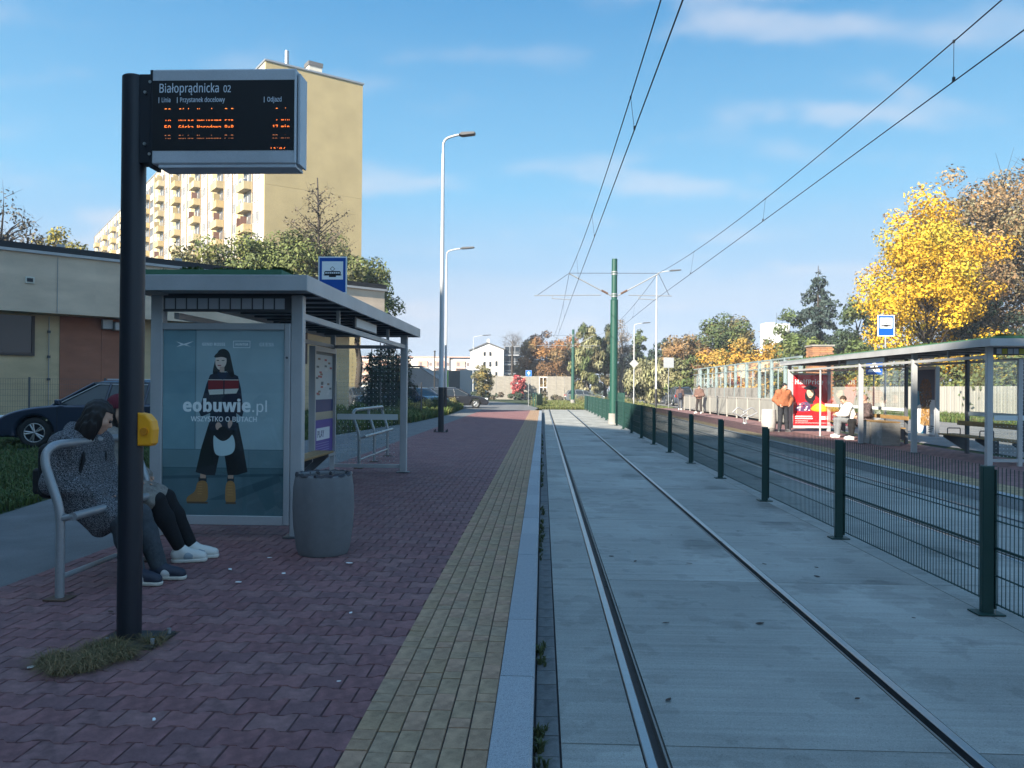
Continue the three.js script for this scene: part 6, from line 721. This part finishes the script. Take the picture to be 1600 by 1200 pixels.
mass('back_wood', 'massed autumn trees along the horizon behind the track', 'woodland', [[6, 26, -136, -126, 6.5], [24, 60, -140, -110, 9], [-5, 8, -140, -132, 6], [58, 120, -150, -120, 12]], 26000, 0.5, [...rust, ...olive, ...green, ...deep], 302);
mass('roadside_bushes', 'dark green and golden bushes behind the slat wall beyond the road', 'bushes', [[26.5, 31, -70, -30, 4.2], [27, 30, -54, -34, 3.0]], 26000, 0.26, [...deep, ...green, ...lime, [0.34, 0.26, 0.04]], 303);
mass('track_weeds', 'tall dry weeds and shrubs on the verge round the far masts', 'weeds', [[3.6, 6.4, -90, -66, 0.9], [7.6, 9, -96, -64, 0.7], [-0.8, 0.3, -76, -64, 0.9], [2.8, 6, -99, -88, 1.2]], 9000, 0.11, [...olive, [0.22, 0.19, 0.08], ...lime], 304, -0.15);
mass('verge_shrubs', 'pale flowering weeds between the path and the far parked cars', 'weeds', [[-9.4, -6.6, -40, -33, 0.75], [-8.6, -6.0, -50, -41, 0.85], [-10.4, -8.6, -34, -27, 0.6], [-7.4, -5.9, -58, -50, 0.7]], 13000, 0.10, [...lime, [0.3, 0.26, 0.1], [0.26, 0.27, 0.12], ...green], 305);
// ---- grass
function grass(name, label, n, place, cols, geo, seed, y) { const rnd = rng(seed), ms = [], cs = []; for (let i = 0; i < n * 4 && ms.length < n; i++) { const p = place(rnd); if (!p) continue; ms.push(M4(p[0], y, p[1], rnd() * 6.283, p[2])); const c = cols[Math.floor(rnd() * cols.length)], q = 0.75 + 0.5 * rnd(); cs.push(C(c[0] * q, c[1] * q, c[2] * q)); } const e = inst(scene, numbered(name), geo, mat([1, 1, 1], 0.85, { side: THREE.DoubleSide }), ms, cs, { label, category: 'grass' }); return e; }
const gCol = [[0.06, 0.10, 0.022], [0.08, 0.12, 0.028], [0.05, 0.085, 0.02], [0.11, 0.12, 0.035]], leftOf = (x, z) => { const e = [[-6.35, 20], [-6.35, -8.9], [-7.05, -13], [-6.85, -20], [-6.15, -29], [-5.55, -34], [-5.25, -44], [-5.65, -56], [-7.3, -70]]; for (let i = 0; i < e.length - 1; i++) if (z <= e[i][1] && z > e[i + 1][1]) return x < lerp(e[i][0], e[i + 1][0], (z - e[i][1]) / (e[i + 1][1] - e[i][1])); return false; };
const tuftG = weedGeo(rng(77), 7, 0.12, 0.006, 0.5), tuftBig = weedGeo(rng(78), 9, 0.3, 0.014, 0.45);
grass('lawn_grass', 'short green lawn between the path and the beige building', 80000, (r) => { const z = -8 - Math.pow(r(), 1.3) * 22, x = -6.3 - r() * 15; return leftOf(x, z) && fbm(x * 0.7 + 90, z * 0.7 + 90, 999, 3, 9) > 0.3 ? [x, z, 0.7 + r() * 0.6] : null; }, gCol, tuftG, 401, -0.04);
grass('verge_grass', 'sunlit green grass bank left of the path beyond the near shelter', 16000, (r) => { const z = -26 - r() * 44, x = -5.2 - r() * 6.5; return leftOf(x, z) ? [x, z, 0.8 + r() * 0.7] : null; }, [...gCol, [0.16, 0.17, 0.05]], tuftBig, 402, -0.04);
grass('track_grass', 'green grass covering the track beyond the concrete slabs', 14000, (r) => { const z = -62.6 - Math.pow(r(), 1.4) * 36, x = -0.4 + r() * 10.8; return [x, z, 0.5 + r() * (x > 3.4 && x < 7 ? 1.2 : 0.5)]; }, [[0.12, 0.15, 0.045], [0.10, 0.13, 0.035], [0.17, 0.17, 0.06]], tuftBig, 403, -0.19);
grass('roadside_grass', 'green strip of grass before the slat wall across the road', 5000, (r) => [20 + r() * 4.6, -34 - r() * 40, 0.7 + r() * 0.6], gCol, tuftBig, 404, -0.04);
grass('post_weeds', 'matted dry weeds round the foot of the departure board post', 2300, (r) => { const a = r() * 6.283, q = Math.sqrt(r()), A = Math.cos(a) * q * 0.36, B = Math.sin(a) * q * 0.17, x = -2.43 + A * 0.56 + B * 0.83, z = -4.22 - A * 0.83 + B * 0.56; return fbm(x * 6 + 30, z * 6 + 30, 999, 3, 5) > 0.36 + 0.2 * q * q ? [x, z, 0.3 + r() * r() * 1.1] : null; }, [[0.21, 0.14, 0.06], [0.26, 0.18, 0.085], [0.14, 0.105, 0.045], [0.09, 0.088, 0.032]], weedGeo(rng(79), 12, 0.062, 0.0013, 1.9), 405, -0.004);
{ const rnd = rng(500), spots = [[-2.3, -5.9, 0.032], [-2.52, -6.3, 0.035], [-2.36, -6.75, 0.03], [-1.25, -5.15, 0.022], [-1.02, -3.95, 0.016], [-1.62, -6.6, 0.045], [-3.2, -4.3, 0.04], [-2.68, -4.05, 0.035], [-2.05, -6.2, 0.03], [-1.72, -3.45, 0.018]]; spots.forEach(([x, z, s]) => { const sh = new THREE.Shape(); for (let k = 0; k < 7; k++) { const a = k / 7 * 6.283, r = s * (0.4 + 0.6 * rnd()); k ? sh.lineTo(Math.cos(a) * r, Math.sin(a) * r * 0.6) : sh.moveTo(r, 0); } const g = new THREE.ExtrudeGeometry(sh, { depth: 0.003, bevelEnabled: false }); g.rotateX(-Math.PI / 2 + (rnd() - 0.5) * 0.4); g.translate(0, 0.006, 0); solo('paper_scrap', 'small white scrap of litter lying on the red paving', 'litter', g, M.white, { pos: [x, 0.004, z], turn: rnd() * 6, group: 'white litter scraps on the paving' }); });
  for (let i = 0; i < 24; i++) { const x = i < 8 ? lerp(-3.4, -0.9, rnd()) : lerp(0.12, 3.1, rnd()), z = -3.3 - rnd() * 6, y = i < 8 ? 0.004 : TY + 0.004, s = 0.012 + rnd() * 0.022; const g = leaves([[0, 0, 0, 0.001, 0]], 1, s, [[0.06, 0.035, 0.025]], rnd); const sh = new THREE.Shape(); sh.moveTo(-s, 0); sh.quadraticCurveTo(0, s * 0.8, s, 0); sh.quadraticCurveTo(0, -s * 0.7, -s, 0); const e = new THREE.ExtrudeGeometry(sh, { depth: 0.003, bevelEnabled: false }); e.rotateX(-Math.PI / 2 + (rnd() - 0.5) * 0.5); e.translate(0, 0.004, 0); solo('dead_leaf', i < 8 ? 'small dark dead leaf lying on the red paving' : 'small dark dead leaf lying on the concrete track', 'leaf', e, mat([0.05, 0.03, 0.022], 0.9), { pos: [x, y, z], turn: rnd() * 6, group: i < 8 ? 'dead leaves on the paving' : 'dead leaves on the concrete track' }); } }

scene.fog = new THREE.FogExp2(new THREE.Color().setRGB(0.72, 0.8, 0.92), 0.0008);
renderer.render(scene, camera);
